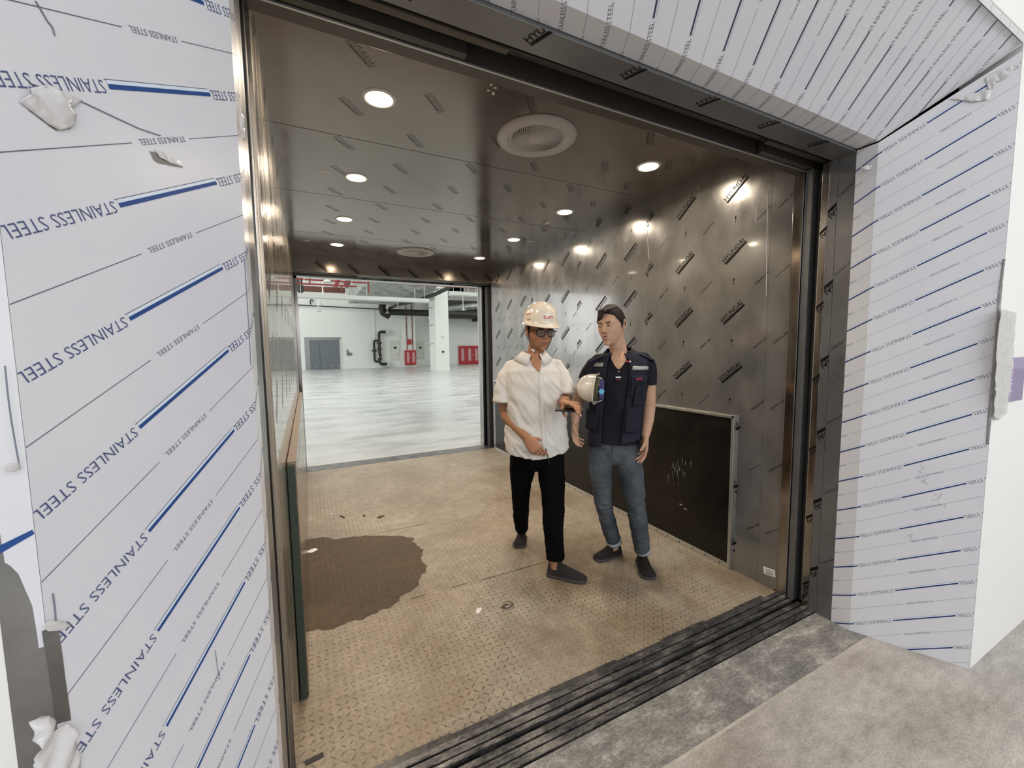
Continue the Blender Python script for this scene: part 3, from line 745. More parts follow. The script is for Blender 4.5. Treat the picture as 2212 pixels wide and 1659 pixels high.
# ================================================================ DOOR POSTS (right and left) and header
def post(name, x, sgn, y0, y1, m, label, dec=None, w=.06, z1=2.372, ch=None, mats=None, off=0.0):
    mb = MB(); x_ = x+off*sgn
    mb.box((x_, y0, 0.002), (x_+sgn*w, y1, z1), 0)
    if dec: 
        if sgn > 0: dec.onto(mb, [(-y1, 0.01), (-y0, 0.01), (-y0, z1), (-y1, z1)], (x_, 0, 0), (0, -1, 0), (0, 0, 1), .0005)
        else: dec.onto(mb, [(y0, 0.01), (y1, 0.01), (y1, z1), (y0, z1)], (x_, 0, 0), (0, 1, 0), (0, 0, 1), .0005)
    o = mb.build(name, mats or [m, 'ink_black', 'ink_knock'], bevel=.0015); 
    if label: tag(o, label, 'door post')
    return o
A39 = math.radians(39)
for sgn, x in ((1, 2.405), (-1, -.1)):
    side = 'right' if sgn > 0 else 'left'
    s_ = -1 if sgn > 0 else 1
    d = Decals()
    for k in range(-6, 3):
        t = 2.224+k*.379
        if sgn > 0: d.text('\uc2a4\ud14c\uc778\ub9ac\uc2a4 \uac15\ud310' if k % 2 == 0 else 'Stainless Steel', -1.145, t-.045, A39+(0), .105, .014 if k % 2 == 0 else .011, 1, bold=.01 if k % 2 == 0 else 0)
    post('door_frame', x, sgn, 1.083, 1.1545, 'jamb', 'wide grey outer door frame post at the %s side of the opening' % side, d)
    d = Decals()
    for k in range(-6, 3): 
        if sgn > 0: logo(d, -1.155+.03, 2.125+.03+k*.379, A39+PI)
    post('door_frame', x, sgn, 1.1565, 1.1935, 'jamb', 'narrow grey frame post just behind the outer one, %s side' % side, d)
    d = Decals()
    for k in range(-6, 3): 
        if sgn > 0: logo(d, -1.19+.02, 2.023+.03+k*.379, A39+PI, .8)
    post('door_column', x, sgn, 1.1955, 1.228, 'steel' if sgn > 0 else 'jamb', 'polished steel landing door post beside the dark gap, %s side' % side, d, off=.002)
    # pocket with door edge
    post('sliding_door', x+sgn*.05, sgn, 1.236, 1.268, 'gap', 'dark edge of the retracted sliding door in the %s pocket' % side, None, w=.2, z1=2.36)
    post('car_post', x+sgn*.012, sgn, 1.278, 1.312, 'jamb', 'plain grey car door post on the inner side of the gap, %s side' % side, None)
    post('car_column', x+sgn*.002, sgn, 1.314, 1.365, 'steel', 'shiny steel column at the %s front corner of the car' % side, None, w=.10 if sgn < 0 else .045, z1=2.40)
    mb = MB()   # unseen dark shaft side, added so the door pocket stays dark
    mb.box((x+sgn*.3, 1.0, -.3), (x+sgn*.32, 1.4, 2.8)); struct(mb.build('wall_pocket_'+side, 'gap'))
# thin bright edge strip in right pocket
mb = MB(); mb.box((2.448, 1.243, .01), (2.4495, 1.252, 2.1)); tag(mb.build('door_seal', 'alu'), 'thin bright metal seal strip inside the right door gap', 'seal')
# header: frame soffit, recess with stepped door tops, car header
mb = MB(); 
d = Decals()
for k in range(8): logo(d, .30+k*.37, -1.075, math.radians(68), .9, 1, 1)
mb.box((-.1, 1.085, 2.372), (2.405, 1.186, 2.44), 0); d.onto(mb, [(-.1, -1.19), (2.405, -1.19), (2.405, -1.083), (-.1, -1.083)], (0, 0, 2.372), (1, 0, 0), (0, -1, 0), .0005)
hdr = mb.build('header_frame', ['jamb', 'ink_black'], bevel=.001); tag(hdr, 'grey door frame header directly under the film-covered head panel', 'door header')
r = empty('door_header', (0, 1.25, 2.4))
for a_, b_ in ((-.15, .62), (1.95, 2.5)):
    mb = MB(); mb.box((a_, -.03, -.012), (b_, 0, .1)); mb.build('hanger_plate', 'header_dark', r, bevel=.004)
mb = MB(); mb.box((-.15, .005, .02), (2.5, .03, .12)); mb.build('track', 'header_dark', r)
for a_, b_ in ((-.15, .50), (2.0, 2.5)):
    mb = MB(); mb.box((a_, .036, -.025), (b_, .06, .12)); mb.build('hanger_plate', 'header_dark', r, bevel=.004)
mb = MB(); mb.box((-.15, -.062, .03), (2.5, -.03, .12)); mb.build('cover', 'header_dark', r)
tag(r, 'dark stepped door track recess above the opening', 'door track')
mb = MB(); mb.box((-.12, 1.315, 2.372), (2.44, 1.372, 2.62)); mb.box((-.12, 1.312, 2.368), (2.44, 1.318, 2.376), 1)
tag(mb.build('car_header', ['header_dark', 'alu'], bevel=.001), 'grey car header beam with a thin bright lower edge', 'door header')
# unseen dark shaft walls and roof, added to stop outside light leaking in
mb = MB(); mb.box((-.62, .8, -.6), (-.6, 5.8, 3.2)); mb.box((2.98, .8, -.6), (3.0, 5.8, 3.2)); mb.box((-.62, .8, 3.2), (3.0, 5.8, 3.25)); mb.box((-.62, .8, -.62), (3.0, 5.8, -.6))
struct(mb.build('wall_shaft_light_stop', 'gap'))

# downlights
def downlight():
    r = empty('ceiling_light', (.352, 2.01, ZC))
    mb = MB(); mb.lathe([(.058, -.001), (.060, -.005), (.066, -.006), (.073, -.003), (.075, 0)], (0, 0, 0), n=40); mb.build('trim_ring', 'white_gloss', r, smooth=True)
    mb = MB(); mb.lathe([(0, -.004), (.03, -.0038), (.057, -.003), (.058, -.001)], (0, 0, 0), n=40); mb.build('lens', 'lens', r, smooth=True)
    l = bpy.data.lights.new('lamp', 'AREA'); l.shape = 'DISK'; l.size = .07; l.energy = 8; l.color = (1.0, .84, .665); l.spread = math.radians(160)
    o = bpy.data.objects.new('lamp', l); COL.objects.link(o); o.parent = r; o.location = (0, 0, -.012)
    return r
dl = downlight(); rows = ['nearest the opening', 'second from the opening', 'third from the opening', 'nearest the back']
tag(dl, 'bright round downlight in the left row, nearest the opening', 'ceiling light', 'car downlights')
k = 0
for side, x in (('left', .352), ('right', 1.99)):
    for i, y in enumerate((2.01, 2.95, 3.89, 4.83)):
        if side == 'left' and i == 0: continue
        copy_thing(dl, (x, y, ZC), None, 'bright round downlight in the %s row, %s' % (side, rows[i]))
# round fan grilles
def fan():
    r = empty('fan_grille', (1.17, 2.0, ZC))
    mb = MB(); mb.lathe([(.150, -.006), (.158, -.016), (.170, -.018), (.212, -.010), (.215, 0)], (0, 0, 0), n=64); mb.build('outer_ring', 'fan_white', r, smooth=True)
    mb = MB(); mb.lathe([(0, -.002), (.155, -.002)], (0, 0, 0), n=48); mb.build('backing', 'fan_dark', r)
    mb = MB()
    for i in range(54):
        a = 2*PI*i/54; P = []
        for j in range(8):
            rr = .042+.112*j/7; th = a+.75*(j/7)**1.2; P.append((rr*math.cos(th), rr*math.sin(th), -.009))
        mb.tube(P, (.0032, .0032), n=5, caps=False)
    mb.lathe([(.140, -.010), (.146, -.014), (.152, -.010)], (0, 0, 0), n=48)
    mb.build('vanes', 'fan_white', r, smooth=True)
    mb = MB(); mb.lathe([(0, -.020), (.026, -.020), (.036, -.016), (.042, -.014), (.045, -.006)], (0, 0, 0), n=40); mb.build('hub', 'fan_white', r, smooth=True)
    return r
fn_ = fan(); tag(fn_, 'round ceiling fan grille with curved vanes near the front', 'fan grille', 'car ceiling fan grilles')
copy_thing(fn_, (1.19, 4.83, ZC), None, 'round ceiling fan grille at the back of the car ceiling')

# ================================================================ FAR OPENING
r = empty('far_sill', (0, 5.55, 0))
mb = MB()
for y0, y1 in ((-.08, -.055), (-.05, -.025), (-.018, .03), (.036, .07), (.076, .12)): mb.box((-.12, y0, -.03), (2.44, y1, .002))
mb.build('sill_rail', 'sill', r); mb = MB(); mb.box((-.12, -.082, -.05), (2.44, .25, -.02)); mb.build('groove_bed', 'dark', r)
tag(r, 'grooved dark sill at the far opening of the car', 'door sill')
mb = MB(); mb.box((2.345, 5.66, 0), (2.42, 5.80, 2.37)); tag(mb.build('door_post', 'steel', bevel=.002), 'bright steel frame post at the far right of the back opening', 'door post')
mb = MB(); mb.box((2.385, 5.53, 0), (2.5, 5.62, 2.358)); tag(mb.build('far_gap_strip', 'gap'), 'dark narrow strip standing for the shaded gap beside the bright far frame post', 'gap strip')  # near-black box stands in for the shade of the gap
mb = MB(); mb.box((-.3, 5.66, 0), (-.06, 5.80, 2.37)); tag(mb.build('door_post', 'steel', bevel=.002), 'steel frame post at the far left of the back opening', 'door post')
mb = MB(); mb.box((-.3, 5.522, 2.36), (.62, 5.60, 2.6)); mb.box((1.9, 5.53, 2.375), (2.6, 5.60, 2.6)); mb.box((-.3, 5.6, 2.40), (2.6, 5.66, 2.6), 1); mb.box((-.3, 5.66, 2.371), (2.6, 5.79, 2.45), 2); mb.box((-.12, 5.521, 2.390), (2.44, 5.53, 2.396), 3)
tag(mb.build('far_header', ['gap', 'jamb', 'steel', 'alu']), 'stepped metal header across the top of the far opening', 'door header')
# ================================================================ HALL BEHIND THE CAR
YW, YW2 = 37.5, 40.0
mb = MB(); mb.box((-15.3, 5.72, -.2), (36, 42, -.001)); struct(mb.build('floor_hall', 'hall_floor'))
mb = MB(); mb.box((-15.3, 5.8, 8.4), (36, 42, 8.6)); struct(mb.build('ceiling_hall', 'hall_ceiling'))
mb = MB(); mb.box((-15.3, YW, 0), (8.9, YW+.3, 8.4)); struct(mb.build('wall_hall_back', 'hall_wall'))
mb = MB(); mb.box((8.6, YW2, 0), (36, YW2+.3, 8.4)); mb.box((8.6, YW+.3, 0), (8.9, YW2, 8.4)); struct(mb.build('wall_hall_back', 'hall_wall'))
mb = MB(); mb.box((35.7, 5.8, 0), (36, 42, 8.4)); struct(mb.build('wall_hall_right', 'hall_wall'))
mb = MB(); mb.box((-15.3, 5.8, 0), (-.3, 6.0, 8.4)); mb.box((2.42, 5.8, 0), (36, 6.0, 8.4)); mb.box((-.3, 5.8, 2.45), (2.42, 6.0, 8.4)); struct(mb.build('wall_hall_front', 'hall_wall'))
mb = MB()   # window side
for k in range(8): mb.box((-15.3, 5.8+k*4.7, 0), (-15, 6.6+k*4.7, 8.4))
mb.box((-15.3, 5.8, 0), (-15, 42, .5)); mb.box((-15.3, 5.8, 6.4), (-15, 42, 8.4)); struct(mb.build('wall_hall_left', 'hall_wall'))
mb = MB()
for k in range(8):
    for j in range(1, 4): mb.box((-15.2, 6.6+k*4.7+j*.97, .5), (-15.1, 6.68+k*4.7+j*.97, 6.4))
    mb.box((-15.2, 6.6+k*4.7, 3.3), (-15.1, 10.5+k*4.7, 3.4))
struct(mb.build('window_1', 'hall_grey'))
# freight lift door on the far wall
r = empty('freight_door', (1.33, YW, 0))
mb = MB(); mb.box((-1.03, -.12, 0), (-.33, -.08, 2.38)); mb.box((-.31, -.14, 0), (1.2, -.10, 2.38), 0); mb.build('door_leaf', ['door_grey', 'ink_black'], r)
mb = MB()
d = Decals(); hy_film(d, -1.0, 1.2, .1, 2.35, 0, .3, ink=0, knock=0); mb.v = []; d.onto(mb, [(-1.0, .1), (1.18, .1), (1.18, 2.35), (-1.0, 2.35)], (0, -.1405, 0), (1, 0, 0), (0, 0, 1), .001); mb.build('film_print', 'ink_grey', r)
mb = MB()
for x in (-.62, .0, .55, 1.08): mb.ellipsoid((x, -.145, .28), (.035, .008, .035), n=10, k=6)
mb.build('film_patch', 'paper', r)
mb = MB(); mb.slab([(-1.42, -.02, 0), (-1.05, -.10, 0), (-1.05, -.10, 2.40), (-1.42, -.02, 2.66)], (.2, -1, 0), .03); mb.slab([(-1.42, -.02, 2.66), (-1.05, -.10, 2.40), (1.2, -.10, 2.40), (1.42, -.02, 2.66)], (0, -1, -.3), .03); mb.build('splayed_frame', 'jamb', r)
mb = MB(); mb.slab([(1.2, -.10, 0), (1.42, -.02, 0), (1.42, -.02, 2.66), (1.2, -.10, 2.40)], (-.2, -1, 0), .03); mb.build('bright_jamb', 'white_gloss', r)
tag(r, 'grey freight elevator door with splayed frame in the white back wall', 'freight door')
mb = MB(); mb.box((3.08, YW-.08, 1.12), (3.20, YW, 1.62)); mb.box((3.20, YW-.08, 1.14), (3.48, YW, 1.36)); tag(mb.build('call_box', 'door_grey'), 'small dark call button box on the wall right of the freight door', 'call box')
# conduit down to the valve assembly
mb = MB(); mb.box((5.36, YW-.06, 2.6), (5.46, YW, 5.0)); tag(mb.build('wall_conduit', 'white_gloss'), 'white conduit running down the back wall to the black pipework', 'conduit')
# black lagged pipe assembly with valves
r = empty('valve_pipework', (5.75, YW, 0))
def arc(cx, cz, rad, a0, a1, n=6): return [(cx+rad*math.cos(a0+(a1-a0)*i/n), -.35, cz+rad*math.sin(a0+(a1-a0)*i/n)) for i in range(n+1)]
mb = MB()
mb.tube([(.62, -.35, 3.12)]+arc(.18, 2.92, .20, PI/2, PI)+[(-.02, -.35, 2.5), (-.02, -.35, .75)]+arc(.18, .52, .20, PI, 1.5*PI)+[(.62, -.35, .32)], .115, n=12, side=(0, 1, 0))
mb.build('main_pipe', 'lag_black', r, smooth=True)
mb = MB(); mb.tube([(0, -.35, 2.38), (-.2, -.35, 2.38)]+arc(-.26, 2.18, .20, PI/2, PI)+[(-.46, -.35, 1.9), (-.46, -.35, .95)]+arc(-.26, .75, .20, PI, 1.5*PI)+[(0, -.35, .55)], .095, n=12, side=(0, 1, 0)); mb.build('bypass_pipe', 'lag_black', r, smooth=True)
for x, z in ((-.46, 1.5), (-.02, 2.15), (-.02, 1.65), (-.02, 1.1), (-.02, .8)):
    mb = MB(); mb.tube([(x, -.35, z-.09), (x, -.35, z+.09)], .16, n=14, caps=True, round_=False); mb.tube([(x-.2, -.35, z), (x+.2, -.35, z)], .04, n=8); mb.build('valve', 'lag_black', r)
mb = MB(); mb.tube([(-.22, -.45, 1.25), (-.12, -.5, .95), (-.2, -.45, .8), (-.28, -.45, .95)], .035, n=8); mb.build('hose', 'alu', r, smooth=True)
for z in (3.1, .3):
    mb = MB(); mb.box((.55, -.5, z-.22), (.85, -.002, z+.22)); mb.build('wall_bracket', 'hall_grey', r)
tag(r, 'black lagged pipe loop with valves mounted on the white back wall', 'pipework')
# electric panels
def epanel(x0, x1, y, label):
    r = empty('electric_panel', ((x0+x1)/2, y, .63)); w = (x1-x0)/2
    mb = MB(); mb.box((-w, -.05, 0), (w, 0, 1.74)); mb.build('frame', 'box_cream', r, bevel=.01)
    mb = MB(); mb.box((-w+.04, -.065, .04), (w-.04, -.05, 1.70)); mb.build('door', 'box_cream', r, bevel=.005)
    mb = MB(); mb.box((-.12, -.072, 1.02), (.12, -.066, 1.22)); mb.build('warning_sign', 'dark', r)
    mb = MB(); mb.box((w-.1, -.08, .5), (w-.07, -.066, .6)); mb.build('handle', 'dark', r)
    return tag(r, label, 'electric panel', 'cream electric panels')
epanel(6.73, 7.52, YW, 'cream electric cabinet left of the red fire pipes')
epanel(9.6, 10.42, YW2, 'cream electric cabinet between the red fire pipes and the white column')
# pillar with fire pipes
mb = MB(); mb.box((7.72, YW-.35, 0), (8.9, YW+.02, 8.4)); struct(mb.build('wall_hall_pillar', 'hall_wall'))
yp = YW-.35
r = empty('fire_pipe', (8.12, yp-.07, 0))
mb = MB(); mb.tube([(0, 0, 1.56), (0, 0, 8.2)], .035, n=8); mb.build('pipe', 'red_dark', r, smooth=True)
for z in (3.6, 5.8):
    mb = MB(); mb.box((-.06, -.02, z-.03), (.06, .066, z+.03)); mb.build('clamp', 'red_paint', r)
tag(r, 'thin red vertical fire pipe, left one on the white pillar', 'fire pipe', 'fire pipes on the pillar')
copy_thing(r, (8.62, yp-.07, 0), None, 'thin red vertical fire pipe, right one on the white pillar')
def cabinet(cx, y, w, h, z, n, label):
    r = empty('fire_cabinet', (cx, y, z))
    mb = MB(); mb.box((-w/2, -.24, 0), (w/2, 0, h)); mb.build('body', 'red_paint', r, bevel=.01)
    for k in range(n):
        a = -w/2+w*k/n; b = a+w/n
        mb = MB(); mb.box((a+.02, -.262, .03), (b-.02, -.24, h-.03)); dd = mb.build('door', 'red_paint', r, bevel=.008)
        mb = MB(); mb.box((a+w/n*.3, -.27, h*.18), (b-w/n*.3, -.263, h*.85)); mb.build('window', 'glass_pane', dd)
        mb = MB(); mb.box((b-.09, -.285, h*.45), (b-.06, -.262, h*.55)); mb.build('handle', 'alu', dd)
    return tag(r, label, 'fire cabinet', 'red fire cabinets')
cabinet(8.36, yp-.001, .98, 1.32, .19, 2, 'red two-door fire hose cabinet at the foot of the pillar')
cabinet(15.05, YW2, 2.25, 1.86, -.0+.02, 3, 'red three-door fire cabinet against the far right wall')
mb = MB(); mb.box((8.10, yp-.16, 2.02), (8.50, yp-.115, 2.48)); tag(mb.build('fire_sign', 'red_paint'), 'small red square sign on the pillar above the fire cabinet', 'sign')
# free-standing column
r = empty('white_column', (8.4, 28.1, 0))
mb = MB(); mb.box((-.47, -.76, 0), (.46, .8, 8.4)); mb.build('shaft', 'hall_wall', r)
for z, sx in ((2.35, .07), (1.35, .09)):
    mb = MB(); mb.box((-.06, -.80, z-.05), (sx, -.76, z+.07)); mb.build('wall_socket', 'dark' if z < 2 else 'hall_grey', r)
for z in (1.9, 3.2, 4.4):
    mb = MB(); mb.box((-.49, -.3, z), (-.47, .6, z+.03)); mb.build('edge_bracket', 'dark', r)
mb = MB(); mb.obox((-.62, 0, 3.75), (.12, 0, .05), (0, .06, 0), (-.02, 0, .05)); mb.build('camera_bracket', 'white_gloss', r)
mb = MB(); mb.box((.46, .2, 2.95), (.52, .4, 3.35)); mb.build('speaker_box', 'dark', r)
tag(r, 'square white free-standing column in the hall behind the car', 'column')
# ducts
r = empty('air_duct', (5.6, 30, 0))
mb = MB(); mb.box((-2.35, -7, 5.35), (2.2, 5.9, 6.5)); mb.build('duct_body', 'galv', r)
for k in range(13):
    y = -7+k*1.0; mb = MB(); mb.box((-2.42, y, 5.28), (2.25, y+.08, 6.57)); mb.build('flange', 'galv', r)
tag(r, 'wide galvanised air duct with ribbed flanges below the hall ceiling', 'air duct')
r = empty('air_duct', (9.2, 31, 0))
mb = MB(); mb.box((-.9, -1.0, 5.9), (1.8, 6, 6.6)); mb.build('duct_body', 'galv', r)
for k in range(7):
    mb = MB(); mb.box((-.95, -1+k, 5.85), (1.85, -.92+k, 6.65)); mb.build('flange', 'galv', r)
tag(r, 'smaller galvanised duct branch behind the top of the white column', 'air duct')
mb = MB(); mb.tube([(6.5, 35.9, 5.08), (6.6, 33, 5.02), (7.1, 29, 4.95), (7.5, 26, 5.0), (7.6, 23, 5.08)], .12, n=10); tag(mb.build('flexible_duct', 'lag_black', smooth=True), 'black flexible hose running diagonally under the galvanised duct', 'hose')
# black insulated pipe along the back
r = empty('insulated_pipe', (6, 36.4, 4.85))
mb = MB(); mb.tube([(.3, 0, -.05), (12, 0, -.12)], .27, n=16); mb.build('pipe', 'lag_black', r, smooth=True)
mb = MB(); mb.tube([(.0, 0, .55), (-.05, 0, .25), (.05, -.1, -.2), (.35, -.1, -.38), (.5, 0, -.1)], .3, n=14); mb.build('elbow', 'lag_black', r, smooth=True)
mb = MB(); mb.box((5.3, -.1, -.9), (5.7, .1, -.2)); mb.build('support', 'lag_black', r)
mb = MB()
for x in (1.5, 5.2):
    mb = MB(); mb.tube([(x, 0, .1), (x, 0, 3.54)], .02, n=6); mb.build('hanger_rod', 'alu', r)
tag(r, 'thick black insulated pipe running along the top of the back wall', 'pipe')
r = empty('insulated_pipe', (15.5, 39.2, 4.7))
mb = MB(); mb.box((-4.5, -.6, -.1), (8, .6, 1.6)); mb.build('trunking', 'lag_black', r)
mb = MB(); mb.tube([(-3.0, -1, .75), (4, -6.0, 1.3)], .28, n=12, mi=0); mb.build('branch', 'galv', r, smooth=True)
mb = MB(); mb.box((-.1, -.8, -.35), (.8, .6, .6)); mb.build('drop_box', 'lag_black', r)
tag(r, 'dark service trunking with a pale slanted pipe above the right wall', 'pipe')
mb = MB(); a, b = at(640, 658, 1, 37.3), at(820, 668, 1, 37.3); mb.tube([a-Vector((6, 0, -.1)), b], .045, n=8); p = at(671, 657, 1, 37.25)
mb.tube([p, p+Vector((-.02, 0, .25)), p+Vector((.05, 0, .36)), p+Vector((.17, 0, .34)), p+Vector((.17, 0, .26))], .05, n=8)
tag(mb.build('wall_pipe', 'lag_black', smooth=True), 'thin dark pipe with a hooked vent running across the back wall', 'pipe')
# red pipes, trays, beam
def xbar(name, u0, v0, u1, v1, y, h, m, label, cat, group=None, dpt=.1, ext=6):
    a, b = at(u0, v0, 1, y), at(u1, v1, 1, y); z = (a.z+b.z)/2
    o = empty(name, (a.x, y, z)); mb = MB(); mb.box((-ext, -dpt/2, -h/2), (b.x-a.x, dpt/2, h/2)); mb.build('run', m, o)
    for k in range(5):
        x = -ext+.2+(b.x-a.x+ext-.4)*k/4; mb = MB(); mb.tube([(x, 0, h/2), (x, 0, 8.4-z)], .012, n=6); mb.build('hanger_rod', 'alu', o)
    tag(o, label, cat, group); return o
xbar('cable_tray', 640, 634, 925, 654, 22.3, .19, 'hall_grey', 'long pale cable tray crossing the hall in front of the back wall', 'cable tray', dpt=.5)
xbar('cable_tray', 972, 634, 1050, 638, 22.3, .19, 'hall_grey', 'short pale cable tray stretch right of the white column', 'cable tray', dpt=.5, ext=0)
xbar('main_pipe', 650, 621, 745, 630, 30, .33, 'rust', 'thick rusty red main pipe under the hall ceiling', 'pipe', dpt=.34)
xbar('sprinkler_pipe', 640, 602, 795, 612, 21.5, .07, 'red_dark', 'thin red sprinkler pipe, upper of the two near the ceiling', 'pipe', 'red sprinkler pipes', dpt=.07)
xbar('sprinkler_pipe', 640, 612, 770, 619, 21.2, .07, 'red_dark', 'thin red sprinkler pipe, lower of the two near the ceiling', 'pipe', 'red sprinkler pipes', dpt=.07)
xbar('sprinkler_pipe', 900, 613, 1050, 625, 19.6, .06, 'red_dark', 'thin red sprinkler pipe crossing in front of the column top', 'pipe', 'red sprinkler pipes', dpt=.06, ext=0)
for (u, v0, v1, y) in ((669, 600, 611, 21.5), (796, 606, 633, 21.5), (738, 618, 627, 21.2), (744, 609, 618, 21.2)):
    a, b = at(u, v0, 1, y), at(u, v1, 1, y); pr = [o for o in bpy.data.objects if o.name.startswith('sprinkler_pipe') and o.parent is None and abs(o.location.y-y) < .05][0]
    mb = MB(); mb.tube([a-pr.location, b-pr.location], .035, n=8); mb.build('branch', 'red_dark', pr)
mb = MB(); a, b = at(722, 625, 1, 34), at(732, 601, 1, 27); mb.tube([a, b], .13, n=10); tag(mb.build('cross_pipe', 'red_paint'), 'red pipe running away under the ceiling, left part of the hall', 'pipe')
mb = MB(); mb.box((3.2, 24, 6.7), (3.5, 37, 7.6)); mb.box((3.2, 34, 6.7), (8.1, 34.3, 7.4)); tag(mb.build('ceiling_beam', 'rust'), 'dark brown steel beam below the pale hall ceiling', 'beam')
mb = MB(); a = at(646, 612, 1, 24); mb.tube([Vector((a.x, a.y, 8.39)), a, a+Vector((.05, 0, -.35))], .17, n=10); tag(mb.build('drain_pipe', 'lag_black'), 'dark vertical pipe stub at the upper left of the far opening', 'pipe')
# hanging lamps on a grid
def pend():
    r = empty('pendant_lamp', (1.02, 20.6, 4.6))
    mb = MB(); mb.tube([(0, 0, .2), (0, 0, 3.8)], .03, n=8); mb.build('rod', 'white_gloss', r)
    mb = MB(); mb.lathe([(.0, .3), (.05, .28), (.07, .12), (.20, .02), (.21, 0), (.0, .02)], (0, 0, 0), n=20); mb.build('shade', 'hall_grey', r, smooth=True)
    return r
pl_ = pend(); tag(pl_, 'hanging hall lamp with conical shade in the left row, nearest the car', 'pendant lamp', 'hall pendant lamps')
names = ['nearest the car', 'second from the car', 'third from the car', 'nearest the back wall']
ps = copy_thing(pl_, (6.25, 25.9, 4.6), None, 'hanging hall lamp with conical shade in the middle row, second from the car')
rod = [c for c in bpy.data.objects if c.parent == ps and c.name.startswith('rod')][0]; rod.scale = (1, 1, .142); rod.location = (0, 0, .173)
for i, y in ((2, 31.2), (3, 35.6)): copy_thing(ps, (6.25, y, 4.6), None, 'hanging hall lamp with conical shade in the middle row, '+names[i])
for side, x in (('left', 1.02), ('middle', 6.25), ('right', 11.35)):
    for i, y in enumerate((20.6, 25.9, 31.2, 35.6)):
        if (side == 'left' and i == 0) or (side == 'right' and i < 2) or (side == 'middle' and i > 0): continue
        copy_thing(pl_, (x, y, 4.6), None, 'hanging hall lamp with conical shade in the %s row, %s' % (side, names[i]))
# ================================================================ PEOPLE
M['skin_a'] = mat('skin_a', (.40, .20, .115), .55, spec=.28)
M['skin_b'] = mat('skin_b', (.56, .345, .235), .55, spec=.28)
for k in ('skin_a', 'skin_b'):
    bsdf(M[k]).inputs['Subsurface Weight'].default_value = .08; bsdf(M[k]).inputs['Subsurface Scale'].default_value = .01
M['lip_a'] = mat('lip_a', (.27, .10, .075), .45); M['lip_b'] = mat('lip_b', (.45, .19, .15), .45)
M['mouth_in'] = mat('mouth_in', (.06, .012, .012), .5); M['teeth'] = mat('teeth', (.75, .70, .62), .3)
M['hair'] = mat('hair', (.020, .013, .010), .6, spec=.25)
M['eye_white'] = mat('eye_white', (.6, .56, .52), .3); M['iris'] = mat('iris', (.02, .012, .01), .15)
M['nail'] = mat('nail', (.62, .40, .33), .3)
def cloth(name, c1, c2, ns=8, rough=.85, bump=.15, fine=900):
    m = mat(name, c1, rough, spec=.25); mottle(m, c1, c2, nscale=ns, lo=.3, hi=.7)
    tc = N(m, 'ShaderNodeTexCoord'); n = N(m, 'ShaderNodeTexNoise'); n.inputs['Scale'].default_value = fine
    LK(m, tc.outputs['Object'], n.inputs['Vector']); b = N(m, 'ShaderNodeBump'); b.inputs['Strength'].default_value = bump; b.inputs['Distance'].default_value = .001
    LK(m, n.outputs['Fac'], b.inputs['Height']); LK(m, b.outputs[0], bsdf(m).inputs['Normal']); return m
M['shirt'] = cloth('shirt', (.68, .655, .61), (.73, .71, .67))
M['trouser'] = cloth('trouser', (.003, .003, .0035), (.005, .005, .006)); bsdf(M['trouser']).inputs['Specular IOR Level'].default_value = .05
M['polo'] = cloth('polo', (.010, .010, .016), (.016, .016, .023))
M['vest'] = cloth('vest', (.016, .017, .030), (.026, .027, .043))
M['vest_dk'] = cloth('vest_dk', (.012, .013, .023), (.02, .021, .034))
M['denim'] = cloth('denim', (.026, .035, .050), (.12, .137, .155), ns=4.5, bump=.3, fine=500)
M['denim_in'] = cloth('denim_in', (.33, .37, .42), (.42, .45, .5))
M['reflective'] = mat('reflective', (.33, .33, .31), .35, .2)
M['shoe_grey'] = cloth('shoe_grey', (.022, .018, .017), (.034, .029, .027), bump=.3)
M['shoe_black'] = cloth('shoe_black', (.013, .012, .012), (.022, .02, .02), bump=.3)
M['sole'] = mat('sole', (.05, .045, .045), .6)
M['helmet'] = mat('helmet', (.78, .70, .58), .22, coat=.3)
M['helmet_w'] = mat('helmet_w', (.82, .78, .68), .22, coat=.3)
M['strap'] = mat('strap', (.02, .02, .02), .5); M['knob_blue'] = mat('knob_blue', (.18, .55, .80), .4)
M['navy_strap'] = mat('navy_strap', (.05, .045, .16), .5); M['olive'] = mat('olive', (.09, .085, .04), .6)
M['red_ink'] = mat('red_ink', (.50, .03, .06), .4); M['badge_white'] = mat('badge_white', (.8, .8, .8), .4)
M['frame_black'] = mat('frame_black', (.012, .012, .012), .25); M['specs_glass'] = mat('specs_glass', (.12, .13, .11), .05, alpha=.30, spec=.8)
M['phone'] = mat('phone', (.015, .013, .013), .2); M['button'] = mat('button', (.7, .68, .62), .35)

